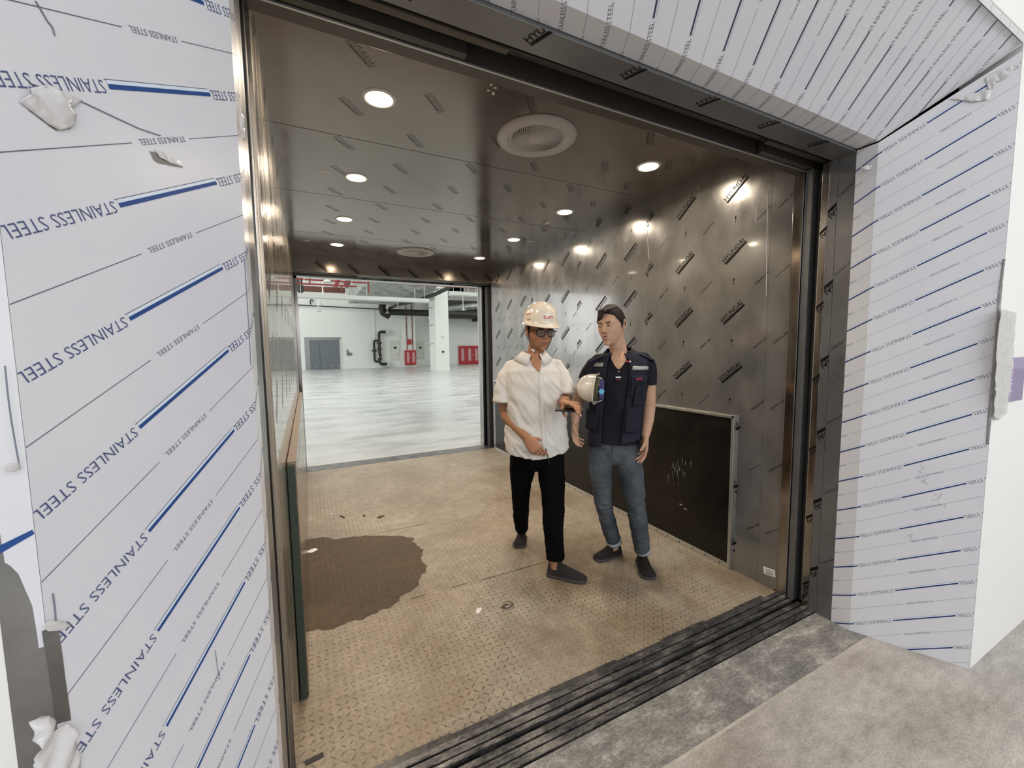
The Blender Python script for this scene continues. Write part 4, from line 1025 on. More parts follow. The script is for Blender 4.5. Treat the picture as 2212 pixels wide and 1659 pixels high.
def L(a, d, z): return Vector((a, -d, z))     # a: along the picture's right, d: towards the viewer, z: up
def remeshed(mb, name, mats, parent, voxel, smooth=3, disp=None, post=None, sf=.5):
    me = mb.mesh(name+'_raw', mats, weld=False); o = bpy.data.objects.new(name+'_raw', me); COL.objects.link(o)
    r = o.modifiers.new('r', 'REMESH'); r.mode = 'VOXEL'; r.voxel_size = voxel; r.adaptivity = 0
    if smooth: s = o.modifiers.new('s', 'SMOOTH'); s.factor = sf; s.iterations = smooth
    dg = bpy.context.evaluated_depsgraph_get(); dg.update(); ev = o.evaluated_get(dg); nm = bpy.data.meshes.new_from_object(ev)
    bpy.data.objects.remove(o); bpy.data.meshes.remove(me); nm.name = name
    if disp:
        nv = [v.normal.copy() for v in nm.vertices]
        for v, n in zip(nm.vertices, nv): v.co += n*disp(v.co)
    nm.materials.clear()
    for m in (mats if isinstance(mats, (list, tuple)) else [mats]): nm.materials.append(M[m])
    nm.polygons.foreach_set('material_index', [0]*len(nm.polygons))
    if post: post(nm)
    nm.polygons.foreach_set('use_smooth', [True]*len(nm.polygons)); nm.update()
    q = bpy.data.objects.new(name, nm); COL.objects.link(q)
    if parent: q.parent = parent
    return q
def nz(p, s, o=0): return noise.noise(Vector((p[0]*s[0]+o, p[1]*s[1], p[2]*s[2])))

class Torso:
    """stack of elliptical rings: (z, a, d, rx, ry, yaw)"""
    def __init__(s, rings): s.r = sorted(rings)
    def ring(s, z):
        r = s.r
        if z <= r[0][0]: return r[0]
        if z >= r[-1][0]: return r[-1]
        for i in range(len(r)-1):
            if r[i][0] <= z <= r[i+1][0]:
                t = (z-r[i][0])/(r[i+1][0]-r[i][0]); t = t*t*(3-2*t)*.5+t*.5
                return tuple(a+(b-a)*t for a, b in zip(r[i], r[i+1]))
    def pt(s, th, z, off=0, e=2.35):
        """th in degrees, 0 = front, positive to picture right"""
        _, a, d, rx, ry, yaw = s.ring(z); t = math.radians(th)
        c, q = math.cos(t), math.sin(t); x = math.copysign(abs(q)**(2/e), q)*(rx+off); y = math.copysign(abs(c)**(2/e), c)*(ry+off)
        cy, sy = math.cos(yaw), math.sin(yaw)
        return L(a+x*cy-y*-sy*1.0, d+y*cy-x*sy, z)
    def solid(s, mb, off=0, n=40, zs=None):
        zs = zs or [r[0] for r in s.r]; Z = []
        for i in range(len(zs)-1):
            for k in range(6): Z.append(zs[i]+(zs[i+1]-zs[i])*k/6)
        Z.append(zs[-1]); vs = []; fs = []
        for z in Z:
            for j in range(n): vs.append(s.pt(-360*j/n, z, off))
        for i in range(len(Z)-1):
            for j in range(n): fs.append((i*n+j, i*n+(j+1) % n, (i+1)*n+(j+1) % n, (i+1)*n+j))
        fs.append(tuple(range(n))[::-1]); fs.append(tuple((len(Z)-1)*n+j for j in range(n))); mb.add(vs, fs)
    def sheet(s, name, th0, th1, z0, z1, off, thick, m, parent, nth=24, nz_=24, hole=None, disp=None, edge=None, smooth=True):
        vs = []; fs = []; idx = {}
        for i in range(nz_+1):
            for j in range(nth+1):
                a = th0(i/nz_) if callable(th0) else th0; b = th1(i/nz_) if callable(th1) else th1
                z = z0+(z1-z0)*i/nz_; th = a+(b-a)*j/nth
                o = off+(disp(th, z) if disp else 0); zz = z+(edge(th, i/nz_) if edge else 0)
                idx[i, j] = len(vs); p = s.pt(th, z, o); p.z = zz; vs.append(p)
        for i in range(nz_):
            for j in range(nth):
                a = th0(i/nz_) if callable(th0) else th0; b = th1(i/nz_) if callable(th1) else th1
                if hole and hole(a+(b-a)*(j+.5)/nth, z0+(z1-z0)*(i+.5)/nz_): continue
                fs.append((idx[i, j], idx[i+1, j], idx[i+1, j+1], idx[i, j+1]))
        mb = MB(); mb.add(vs, fs); o = mb.build(name, m, parent, smooth=smooth, weld=False)
        md = o.modifiers.new('s', 'SOLIDIFY'); md.thickness = thick; md.offset = 0; return o

# ---- head
class Head:
    def __init__(s, c, yaw, pitch, roll=0, k=1.0):
        s.c = c; s.k = k; s.R = Matrix.Rotation(roll, 3, 'Y') @ Matrix.Identity(3)
        s.R = Matrix.Rotation(yaw, 3, 'Z') @ Matrix.Rotation(pitch, 3, 'X') @ Matrix.Rotation(roll, 3, 'Y')
    def P(s, x, y, z): return s.c + s.R @ (Vector((x, y, z))*s.k)     # local: face towards -y, x = picture right, z up
    def inv(s, p): return s.R.transposed() @ (Vector(p)-s.c)/s.k
    def base(s, d):
        x, y, z = d; 
        X = x*.0745; Y = y*(.098 if y > 0 else .092); Z = z*.118
        if z < 0:
            t = min(1, -z); X *= 1-.24*t**1.4; 
            if y > 0: Y *= 1-.62*t
            else: Y *= 1+.50*t**1.6
        else:
            if y < 0: Y *= 1-.06*z
        fx = x/.9
        if y < 0:
            for sx in (-1, 1): Y += .013*math.exp(-(((X-sx*.031)/.015)**2+((Z-.010)/.011)**2))
            Y -= .004*math.exp(-((Z-.034)/.012)**2)*(1 if abs(X) < .05 else .4)      # brow
            for sx in (-1, 1): Y -= .006*math.exp(-(((X-sx*.042)/.018)**2+((Z+.022)/.018)**2))   # cheek bones
            for sx in (-1, 1): Y += .006*math.exp(-(((X-sx*.046)/.014)**2+((Z+.065)/.022)**2))
            Y -= .006*math.exp(-((X/.022)**2+((Z+.055)/.02)**2))     # mouth barrel
        return X, Y, Z
    def solid(s, mb, mouth=0.0):
        n, k = 56, 44; vs = []; fs = []
        for i in range(k+1):
            ph = PI*i/k
            for j in range(n):
                th = 2*PI*j/n; d = (math.sin(ph)*math.cos(th), math.sin(ph)*math.sin(th), math.cos(ph))
                d = tuple(math.copysign(abs(a)**.93, a) for a in d); vs.append(s.P(*s.base(d)))
        for i in range(k):
            for j in range(n): fs.append((i*n+j, (i+1)*n+j, (i+1)*n+(j+1) % n, i*n+(j+1) % n))
        mb.add(vs, fs)
        E = lambda c, r, R=None: mb.ellipsoid(s.P(*c), tuple(v*s.k for v in r), s.R @ R if R else s.R, n=18, k=12)
        T = lambda pts, rr: mb.tube([s.P(*p) for p in pts], [v*s.k for v in rr], n=12)
        T([(0, -.086, .022), (0, -.097, .0), (0, -.108, -.018)], [.0065, .0085, .0105])
        E((0, -.106, -.022), (.0125, .012, .0095))
        for sx in (-1, 1):
            E((sx*.0125, -.099, -.0255), (.0082, .0105, .0078)); E((sx*.031, -.0795, .0215), (.020, .009, .006))
            E((sx*.031, -.0785, .0085), (.0165, .0105, .0095))
            # ear: rim and lobe
            E((sx*.0765, .012, -.002), (.006, .016, .030), Matrix.Rotation(math.radians(-12), 3, 'X') @ Matrix.Rotation(sx*math.radians(18), 3, 'Z'))
            ring = [(sx*(.080+.006*math.cos(t)*0+.004), .014+.015*math.cos(t), .002+.028*math.sin(t)) for t in [math.radians(x) for x in range(-70, 200, 27)]]
            T(ring, [.0035]*len(ring)); E((sx*.078, .004, -.028), (.005, .008, .009))
        g = mouth
        E((0, -.0945, -.0505+g*.35), (.0225, .0095, .0050)); E((0, -.0930, -.0605-g*.65), (.019, .0090, .0060))
        E((0, -.076, -.092-g*.6), (.021, .0145, .015))
    def paint_lips(s, g=0.0):
        def f(nm):
            for p in nm.polygons:
                q = s.inv(p.center)
                if q.y > -.088 or abs(q.x) > .024: continue
                if ((q.x/.0215)**2+((q.z+.0515-g*.35)/.0042)**2) < 1 or ((q.x/.018)**2+((q.z+.0600+g*.65)/.0052)**2) < 1: p.material_index = 1
        return f
    def eyes(s, parent, open_=.0036, look=0.0, down=0):
        for sx in (-1, 1):
            mb = MB(); mb.ellipsoid(s.P(sx*.031, -.0885, .0065), (.0125, .0035, open_), s.R, n=18, k=10, mi=0)
            mb.ellipsoid(s.P(sx*.031+look, -.0900, .0062-down), (.0052, .0028, open_*.95), s.R, n=14, k=8, mi=1); mb.build('eye', ['eye_white', 'iris'], parent, smooth=True)
            mb = MB(); mb.tube([s.P(sx*.017, -.0915, .0085), s.P(sx*.026, -.0925, .0065+open_), s.P(sx*.036, -.0905, .0062+open_), s.P(sx*.045, -.083, .0065)], [.0009, .0013, .0014, .0008], n=6); mb.build('eyelash', 'hair', parent)
            mb = MB(); mb.tube([s.P(sx*.014, -.0935, .0225), s.P(sx*.026, -.0925, .0270), s.P(sx*.038, -.087, .0265), s.P(sx*.049, -.077, .0205)], [.0022, .0032, .0028, .0014], n=8); mb.build('eyebrow', 'hair', parent, smooth=True)

# ---- hand: fingers leave the palm separately, thumb leaves its side
def hand(mb, w, dirv, palm, thumb_side, curls, thumb=(.5, .35), k=1.0, spread=.0, nails=None):
    """w wrist, dirv towards the knuckles, palm = normal the palm faces, thumb_side = unit towards the thumb"""
    d = Vector(dirv).normalized(); p = Vector(palm); p = (p-d*p.dot(d)).normalized(); t = Vector(thumb_side); t = (t-d*t.dot(d)-p*t.dot(p)).normalized()
    pl = .092*k
    mb.tube([w-d*.012*k, w+d*.02*k, w+d*.05*k, w+d*pl], [(.026*k, .020*k), (.032*k, .0185*k), (.0405*k, .0165*k), (.041*k, .0135*k)], n=18, side=t, expo=2.4)
    offs = [.030, .0105, -.0095, -.0285]; lens = [(.040, .024, .020), (.045, .028, .022), (.041, .026, .021), (.032, .020, .018)]; rs = [.0085, .0088, .0083, .0073]
    tips = []
    for i in range(4):
        base = w+d*(pl-.012-(0, 0, .004, .012)[i])*k+t*offs[i]*k; cu = curls[i] if isinstance(curls, (list, tuple)) else curls
        ang = 0; P = [base]; dd = (d+t*(spread*(1.5-i)*.12)).normalized(); q = base+dd*.012*k; P.append(q)
        for ln, f in zip(lens[i], (.9, 1.15, .7)):
            ang += cu*f; v = dd*math.cos(ang)+p*math.sin(ang); q = q+v*ln*k; P.append(q)
        R = [rs[i]*k*1.08, rs[i]*k*1.05, rs[i]*k, rs[i]*k*.93, rs[i]*k*.80]
        mb.tube(P, R, n=12); tips.append((P[-1], v, -(p*math.cos(ang)-dd*math.sin(ang))))
    a, b = thumb
    q0 = w+d*.022*k+t*.018*k+p*.006*k; v1 = (t*.85+d*.55+p*a).normalized(); q1 = q0+v1*.040*k; v2 = (t*.25+d*.85+p*(a+b)).normalized(); q2 = q1+v2*.032*k; v3 = (d*.9-t*.05+p*(a+b*1.6)).normalized(); q3 = q2+v3*.024*k
    mb.tube([q0, q1, q2, q3], [.0145*k, .0118*k, .0100*k, .0082*k], n=12); tips.append((q3, v3, (v3.cross(p)).normalized()))
    if nails is not None:
        for tp, v, up_ in tips[:4]:
            nails.append((tp-v*.003*k+up_*.0068*k, v, up_, k))
    return tips

def shoe(parent, heel, toe, m, sole='sole', w=.046, hgt=.075, slip=True):
    """heel and toe points on the floor; builds upper (rounded toe) with its sole as a sub-part"""
    h = Vector(heel); t = Vector(toe); ax = (t-h); Ln = ax.length; ax.normalize(); sd = ax.cross(Vector((0, 0, 1)))
    prof = [(0.0, .022, .055, .030), (.03, .031, .085, .010), (.12, .036, hgt+.022, 0), (.28, .037, hgt+.026, 0), (.42, .038, hgt+.012, 0), (.58, .042, .072, 0), (.74, .045, .058, 0), (.88, .041, .048, 0), (.96, .030, .038, 0), (1.0, .015, .026, 0)]
    mb = MB(); vs = []; fs = []; n = 20
    for u, hw, ht, lo in prof:
        c = h+ax*(Ln*u); hw *= w/.044
        for j in range(n):
            a = 2*PI*j/n; x = math.cos(a)*hw; z = .010+max(0, math.sin(a))*(ht-.010) if math.sin(a) > 0 else .010+math.sin(a)*.008
            f = 1-.28*max(0, math.sin(a)) if u > .1 else 1-.2*max(0, math.sin(a)); vs.append(c+sd*x*f+Vector((0, 0, z)))
    k = len(prof)
    for i in range(k-1):
        for j in range(n): fs.append((i*n+j, (i+1)*n+j, (i+1)*n+(j+1) % n, i*n+(j+1) % n))
    fs.append(tuple(range(n))); fs.append(tuple((k-1)*n+j for j in range(n))[::-1])
    mb.add(vs, fs); o = mb.build('shoe', m, parent, smooth=True)
    md = o.modifiers.new('s', 'SUBSURF'); md.levels = 1; md.render_levels = 2
    mb = MB(); ol = []
    for u, hw, ht, lo in prof: ol.append((u, hw*w/.044*1.07+.001))
    up_ = [h+ax*(Ln*(u*1.02-.01))+sd*x for u, x in ol]; dn = [h+ax*(Ln*(u*1.02-.01))-sd*x for u, x in ol[::-1]]
    mb.slab([p+Vector((0, 0, .017)) for p in up_+dn], (0, 0, 1), .016); s_ = mb.build('sole', sole, o, bevel=.004)
    if slip:
        mb = MB(); c = h+ax*(Ln*.20)+Vector((0, 0, hgt+.020)); mb.ellipsoid(c, (.030, .046, .008), Matrix((sd, ax, Vector((0, 0, 1)))).transposed(), n=18, k=8); mb.build('collar', m, o, smooth=True)
    return o
def project_text(target, txt, c, right, upv, fw_, w, h, m, name, parent, off=.0008, bold=.015):
    """lay lettering onto a curved surface along fw_"""
    right, upv, fw_ = Vector(right).normalized(), Vector(upv).normalized(), Vector(fw_).normalized()
    dg = bpy.context.evaluated_depsgraph_get(); dg.update(); tree = BVHTree.FromObject(target, dg)
    vs, fs = text_mesh(txt, bold); bm = bmesh.new(); V = [bm.verts.new(((a-.5)*w, (b-.5)*h, 0)) for a, b in vs]
    for f in fs:
        try: bm.faces.new([V[i] for i in f])
        except ValueError: pass
    for _ in range(3):
        es = [e for e in bm.edges if e.calc_length() > .006]
        if es: bmesh.ops.subdivide_edges(bm, edges=es, cuts=1); bmesh.ops.triangulate(bm, faces=bm.faces[:])
    c = Vector(c)
    for v in bm.verts:
        p = c+right*v.co.x+upv*v.co.y; hit = tree.ray_cast(p-fw_*.25, fw_)
        v.co = (hit[0]-fw_*off) if hit[0] is not None else p
    me = bpy.data.meshes.new(name); bm.to_mesh(me); bm.free(); me.materials.append(M[m]); o = bpy.data.objects.new(name, me); COL.objects.link(o); o.parent = parent; return o

def helmet_shell(mb, R, c, k=1.0, peak=(0, -1), mi=0):
    """hard hat dome with brim and front peak; R rotates local (x right, -y front, z up) to place"""
    n = 56; rows = [(0.0, 1.0)]
    def P(th, u):  # u: 0 top .. 1 rim .. 1.2 brim
        x, y = math.cos(th), math.sin(th)
        front = max(0, -y)
        if u <= 1:
            ph = u*PI/2; r = math.sin(ph)**.86; z = math.cos(ph)**.80*.142
            rx, ry = .112, .136
            ridge = .006*math.exp(-(x*r/.16)**2)*(1 if u < .75 else max(0, 1-(u-.75)*4))
            return Vector((x*r*rx, y*r*ry, z+ridge*(.4+.6*r)))
        w = (u-1)/.2; e = (.012+.026*front**1.5)*w
        return Vector((x*(.112+e), y*(.136+e), -.010*w-.012*front**2*w))
    us = [i/22 for i in range(1, 23)]+[1.05, 1.1, 1.15, 1.2]
    vs = [P(0, 0)]; fs = []
    for u in us:
        for j in range(n): vs.append(P(2*PI*j/n, u))
    for j in range(n): fs.append((0, 1+j, 1+(j+1) % n))
    for i in range(len(us)-1):
        for j in range(n): fs.append((1+i*n+j, 1+(i+1)*n+j, 1+(i+1)*n+(j+1) % n, 1+i*n+(j+1) % n))
    mb.add([c+R @ (v*k) for v in vs], fs, mi)

# ---------------------------------------------------------------- person in the white shirt
PA = empty('person', (1.35, 2.3, 0), math.atan2(-.506, .862))
tag(PA, 'person in white short-sleeved shirt, black trousers and cream hard hat, looking down at a phone', 'person')
TA = Torso([(.765, -.018, 0, .196, .135, .12), (.86, -.020, 0, .196, .138, .12), (1.0, -.024, .0, .184, .132, .1), (1.12, -.026, 0, .180, .124, .08), (1.24, -.030, 0, .186, .118, .05), (1.31, -.038, -.005, .180, .105, .05), (1.352, -.040, -.008, .150, .086, .05), (1.378, -.040, -.008, .105, .074, .05), (1.402, -.036, -.004, .066, .064, .05)])
HA = Head(L(.006, .035, 1.560), math.radians(21), math.radians(9), math.radians(2), 1.03)
nails = []
mb = MB(); HA.solid(mb)
mb.tube([L(-.035, -.01, 1.30), L(-.03, -.005, 1.39), L(-.018, .005, 1.45), L(-.004, .015, 1.51)], [.062, .055, .053, .055], n=22)
mb.tube([L(-.02, 0, .80), L(-.024, 0, 1.0), L(-.03, 0, 1.2), L(-.038, 0, 1.33)], [(.15, .10), (.14, .095), (.15, .09), (.12, .07)], n=24, side=(1, 0, 0))
mb.tube([L(-.14, 0, 1.28), L(-.215, -.01, 1.20), L(-.232, -.02, 1.06), L(-.205, .03, 1.01), L(-.14, .10, .955), L(-.082, .155, .905)], [.055, .047, .042, .043, .037, .027], n=18)
tR = hand(mb, L(-.078, .158, .900), (.62, -.35, -.70), (.35, .55, -.5), (.75, -.45, .4), [.42, .62, .78, .85], thumb=(.35, .3), nails=nails)
mb.tube([L(.09, 0, 1.28), L(.135, .01, 1.22), L(.160, .02, 1.13), L(.160, .09, 1.118), L(.150, .18, 1.120), L(.146, .235, 1.128)], [.055, .045, .041, .039, .032, .026], n=18)
tL = hand(mb, L(.147, .240, 1.128), (.55, -.80, .05), (-.15, .15, -1), (-.9, .35, -.3), [.38, .48, .58, .68], thumb=(.75, .1), nails=nails)
mb.tube([L(-.10, -.03, .80), L(-.14, -.10, .43), L(-.142, -.33, .11)], [.07, .045, .034], n=16); mb.tube([L(-.142, -.345, .13), L(-.142, -.35, .06), L(-.150, -.28, .035)], [.034, .028, .018], n=12)
mb.tube([L(.06, 0, .80), L(.083, .10, .44), L(.092, .155, .13)], [.07, .045, .036], n=16); mb.tube([L(.088, .15, .14), L(.086, .142, .06), L(.15, .16, .035)], [.034, .028, .018], n=12)
mb.tube([L(-.10, -.03, .80), L(.06, 0, .80)], [.09, .09], n=14)
remeshed(mb, 'body', ['skin_a', 'lip_a'], PA, .0032, 2, post=HA.paint_lips())
HA.eyes(PA, .0028, .002, .001)
mb = MB()
for p, v, u_, k in nails: mb.obox(p, v*.0045, v.cross(u_)*.0042, u_*.0005)
mb.build('fingernails', 'nail', PA)
def shirt_disp(p):
    h = .005*nz(p, (7, 7, 5), 3)
    r1 = 1-2*abs(nz(p, (13, 9, 6), 11)); r2 = 1-2*abs(nz((p[0]*.8+p[2]*.6, p[1], p[2]*.8-p[0]*.6), (24, 12, 7), 4))
    h += .0042*r1+.0052*r2*max(0, min(1, (1.36-p[2])*8))+.0022*nz(p, (34, 30, 18), 1)
    q = p[0]*.8+p[2]*.75; h += .0036*math.sin(q*44+4*nz(p, (6, 6, 6), 7))*max(0, min(1, (1.3-p[2])*6))*max(0, min(1, (p[2]-.85)*6))
    if p[2] < .81: h += .003*math.sin(p[0]*38+2)
    return h-.004
mb = MB(); TA.solid(mb, .012, zs=[.765, .86, 1.0, 1.12, 1.24, 1.31, 1.352, 1.384])
mb.tube([L(-.165, -.004, 1.325), L(-.205, 0, 1.27), L(-.222, .003, 1.19), L(-.224, .006, 1.108)], [(.062, .062), (.070, .066), (.073, .070), (.0765, .074)], n=24, side=(1, 0, 0), round_=False)
mb.tube([L(.10, -.004, 1.335), L(.135, .005, 1.28), L(.155, .018, 1.21), L(.168, .035, 1.155)], [(.058, .06), (.062, .064), (.062, .066), (.060, .066)], n=24, side=(1, 0, 0), round_=False)
mb.tube([L(-.19, -.004, 1.335), L(-.04, -.004, 1.357), L(.115, -.004, 1.342)], [.048, .055, .046], n=18)
sh = remeshed(mb, 'shirt', 'shirt', PA, .0050, 3, disp=shirt_disp)
for v in sh.data.vertices:
    if v.co.z < .90: v.co.z += (.90-v.co.z)/.135*(.034*min(1, abs(v.co.x+.018)/.2)**2-.006)
# neck opening: small V of skin, collar flaps, placket and buttons
fr = 6.0
TA.sheet('open_neck', lambda t: fr-1-19*t, lambda t: fr+1+19*t, 1.312, 1.432, .0, .004, 'skin_a', PA, nth=12, nz_=12, disp=lambda th, z: .0215-.030*max(0, (z-1.352)/.08)**1.3)
for sx in (-1, 1):
    vs = []; mbc = MB(); n = 18
    top = []; bot = []
    for i in range(n+1):
        t = i/n; th = fr+sx*(178-t*(178-16)); z_t = 1.442-.012*t-.026*max(0, t-.75)*4*.5; z_b = 1.398-.020*t-.030*max(0, t-.7)*3.3
        o_t = .004+.006*t; p = TA.pt(th, 1.402, o_t); p.z = z_t; top.append(p)
        p = TA.pt(th+sx*(4*t), 1.385, .020+.016*t); p.z = z_b; bot.append(p)
    mid = [(a+b)/2+(Vector((a.x-TA.pt(0, 1.4).x*0, 0, 0))*0)+ (b-a).normalized().cross(Vector((0, 0, 1)))*0 for a, b in zip(top, bot)]
    vs = top+bot; fs = [(i, i+1, n+2+i, n+1+i) for i in range(n)]
    mbc.add(vs, fs); o = mbc.build('collar', 'shirt', PA, smooth=True, weld=False); md = o.modifiers.new('s', 'SOLIDIFY'); md.thickness = .004; md.offset = 0
dg = bpy.context.evaluated_depsgraph_get(); dg.update(); tree = BVHTree.FromObject(sh, dg)
def on_cloth(tree, p, out=.0):
    """move a point towards the body axis until it meets the cloth"""
    p = Vector(p); f = Vector((0, 1, 0)); h = tree.ray_cast(Vector((p.x, -.6, p.z)), f); return (h[0]-f*out) if h[0] is not None else p
pts = [(.012+.012*(1.33-z)/.55+.004*math.sin(z*9), z) for z in [1.318-.0225*i for i in range(25)]]
mbp = MB(); a = [on_cloth(tree, (x-.016, 0, z), .0012) for x, z in pts]; b = [on_cloth(tree, (x+.016, 0, z), .0012) for x, z in pts]; n = len(pts)
mbp.add(a+b, [(i, n+i, n+i+1, i+1) for i in range(n-1)]); o = mbp.build('placket', 'shirt', PA, smooth=True, weld=False); md = o.modifiers.new('s', 'SOLIDIFY'); md.thickness = .003; md.offset = 0
for i in (1, 5, 9, 13, 17, 21):
    x, z = pts[i]; p = on_cloth(tree, (x, 0, z), .0035); mbb = MB(); mbb.lathe([(0, .002), (.0045, .0018), (.0055, 0)], p, n=12, axis=(0, -1, 0)); mbb.build('button', 'button', PA)
def trouser_disp(p): return .006*nz(p, (9, 9, 7), 5)+.006*abs(nz(p, (14, 14, 26), 2))+.004*nz(p, (22, 22, 12), 8)
mb = MB()
mb.tube([L(-.02, -.01, .66), L(-.02, -.01, .74), L(-.02, 0, .84)], [(.12, .085), (.165, .115), (.172, .115)], n=30, side=(1, 0, 0), round_=False, expo=2.3)
mb.tube([L(-.102, -.02, .78), L(-.120, -.05, .64), L(-.138, -.09, .45), L(-.140, -.18, .30), L(-.141, -.325, .105)], [(.092, .098), (.082, .09), (.063, .072), (.058, .064), (.050, .056)], n=24, side=(1, 0, 0), round_=False)
mb.tube([L(.066, 0, .78), L(.074, .05, .64), L(.082, .10, .45), L(.086, .13, .30), L(.091, .152, .115)], [(.094, .098), (.086, .09), (.071, .074), (.062, .066), (.057, .060)], n=24, side=(1, 0, 0), round_=False)
remeshed(mb, 'trousers', 'trouser', PA, .006, 4, disp=trouser_disp)
shoe(PA, L(-.140, -.395, 0), L(-.160, -.205, 0), 'shoe_grey', w=.047, hgt=.07)
shoe(PA, L(.045, .125, 0), L(.285, .200, 0), 'shoe_grey', w=.046, hgt=.075)
# hair under the helmet
mb = MB(); mb.ellipsoid(HA.P(0, .022, .028), (.079, .088, .080), HA.R, n=32, k=20)
def cut_face(nm): pass
remeshed(mb, 'hair', 'hair', PA, .006, 1)
mb = MB()
for sx in (-1, 1): mb.ellipsoid(HA.P(sx*.0755, -.012, .012), (.004, .012, .026), HA.R, n=12, k=10)
remeshed(mb, 'sideburns', 'hair', PA, .003, 0)
# helmet with its strap
HR = HA.R @ Matrix.Rotation(math.radians(-3), 3, 'X'); HC = HA.P(0, .006, .052)
mb = MB(); helmet_shell(mb, HR, HC, .95); he = mb.build('hard_hat', 'helmet', PA, smooth=True); md = he.modifiers.new('s', 'SOLIDIFY'); md.thickness = .003
def HL(x, y, z): return HC+HR @ Vector((x, y, z))
f_ = (HR @ Vector((0, 1, -.05))).normalized()
project_text(he, 'ELIFT', HL(.004, -.12, .040), HR @ Vector((1, 0, 0)), HR @ Vector((0, 0, 1)), f_, .062, .017, 'red_ink', 'print', he, bold=.03)
f2 = (HR @ Vector((.93, .35, -.05))).normalized()
project_text(he, 'ELIFT', HL(-.10, -.04, .055), HR @ Vector((.35, -.93, 0)), HR @ Vector((0, 0, 1)), f2, .05, .010, 'red_ink', 'print', he, bold=.02)
project_text(he, 'HSE', HL(-.10, -.05, .022), HR @ Vector((.35, -.93, 0)), HR @ Vector((0, 0, 1)), f2, .03, .007, 'strap', 'print', he, bold=.02)
mb = MB()
mb.tube([HA.P(-.083, -.005, .045), HA.P(-.083, -.012, .0), HA.P(-.074, -.020, -.055), HA.P(-.052, -.022, -.105), HA.P(-.02, -.025, -.128)], [(.006, .0015)]*5, n=8, side=HA.R @ Vector((0, 1, 0)), round_=False)
mb.tube([HA.P(-.080, .045, .040), HA.P(-.082, .035, -.01), HA.P(-.074, .0, -.05)], [(.005, .0015)]*3, n=8, side=HA.R @ Vector((0, 1, 0)), round_=False)
mb.tube([HA.P(.083, -.005, .045), HA.P(.082, -.012, .0), HA.P(.070, -.020, -.055), HA.P(.045, -.022, -.105), HA.P(-.02, -.025, -.128)], [(.006, .0015)]*5, n=8, side=HA.R @ Vector((0, 1, 0)), round_=False)
mb.build('chin_strap', 'strap', he)
mb = MB(); mb.obox(HA.P(-.046, -.030, -.112), HA.R @ Vector((.010, 0, -.006)), HA.R @ Vector((0, .003, 0)), HA.R @ Vector((.003, 0, .005))); mb.build('strap_buckle', 'badge_white', he)
# glasses
r_ = empty('eyeglasses'); r_.parent = PA
mb = MB()
for sx in (-1, 1):
    P = []
    for i in range(25):
        t = 2*PI*i/24; x = math.copysign(abs(math.cos(t))**.75, math.cos(t))*.0255; z = math.copysign(abs(math.sin(t))**.75, math.sin(t))*.0205
        P.append(HA.P(sx*.0325+x, -.108+abs(sx*.0325+x)**2*4.5, .003+z))
    mb.tube(P, [.0026]*25, n=8, caps=False)
mb.tube([HA.P(-.009, -.109, .007), HA.P(0, -.110, .010), HA.P(.009, -.109, .007)], [.0024]*3, n=8)
for sx in (-1, 1): mb.tube([HA.P(sx*.056, -.094, .014), HA.P(sx*.074, -.080, .015), HA.P(sx*.079, -.03, .012), HA.P(sx*.080, .02, .006)], [.003, .003, .0022, .002], n=8)
mb.build('frame', 'frame_black', r_, smooth=True)
for sx in (-1, 1):
    mb = MB(); mb.ellipsoid(HA.P(sx*.0325, -.1035, .003), (.0245, .0012, .0195), HA.R @ Matrix.Rotation(-sx*.28, 3, 'Z').transposed(), n=20, k=10); mb.build('lens', 'specs_glass', r_, smooth=True)
# wristband
mb = MB(); mb.tube([L(.149, .212, 1.126), L(.147, .228, 1.127)], [(.0295, .0275)]*2, n=20, round_=False); mb.build('wristband', 'strap', PA)
# phone held in the left hand, pen in the right
mA = PA.matrix_world = Matrix.Translation((1.35, 2.3, 0)) @ Matrix.Rotation(math.atan2(-.506, .862), 4, 'Z')
def toW(v, Mx=None): return (Mx or mA) @ v
r = empty('smartphone'); r.matrix_world = mA @ Matrix.Translation(L(.172, .318, 1.100)) @ Matrix.Rotation(math.radians(8), 4, 'X') @ Matrix.Rotation(math.radians(-14), 4, 'Z')
mb = MB(); mb.box((-.078, -.036, -.004), (.078, .036, .004)); mb.build('case', 'phone', r, bevel=.003)
mb = MB(); mb.box((-.074, -.033, .004), (.074, .033, .0045)); mb.build('screen', 'frame_black', r)
tag(r, 'thin dark smartphone held flat in the hand of the person in the white shirt', 'phone')
p0 = tR[0][0]; r = empty('pen'); r.matrix_world = mA @ Matrix.Translation(p0+Vector((0, -.008, -.005)))
mb = MB(); mb.tube([(-.012, 0, .045), (0, 0, -.0), (.010, 0, -.045)], [.0035, .0035, .003], n=10); mb.build('barrel', 'strap', r, smooth=True)
tag(r, 'short black pen pinched in the lowered hand of the person in the white shirt', 'pen')

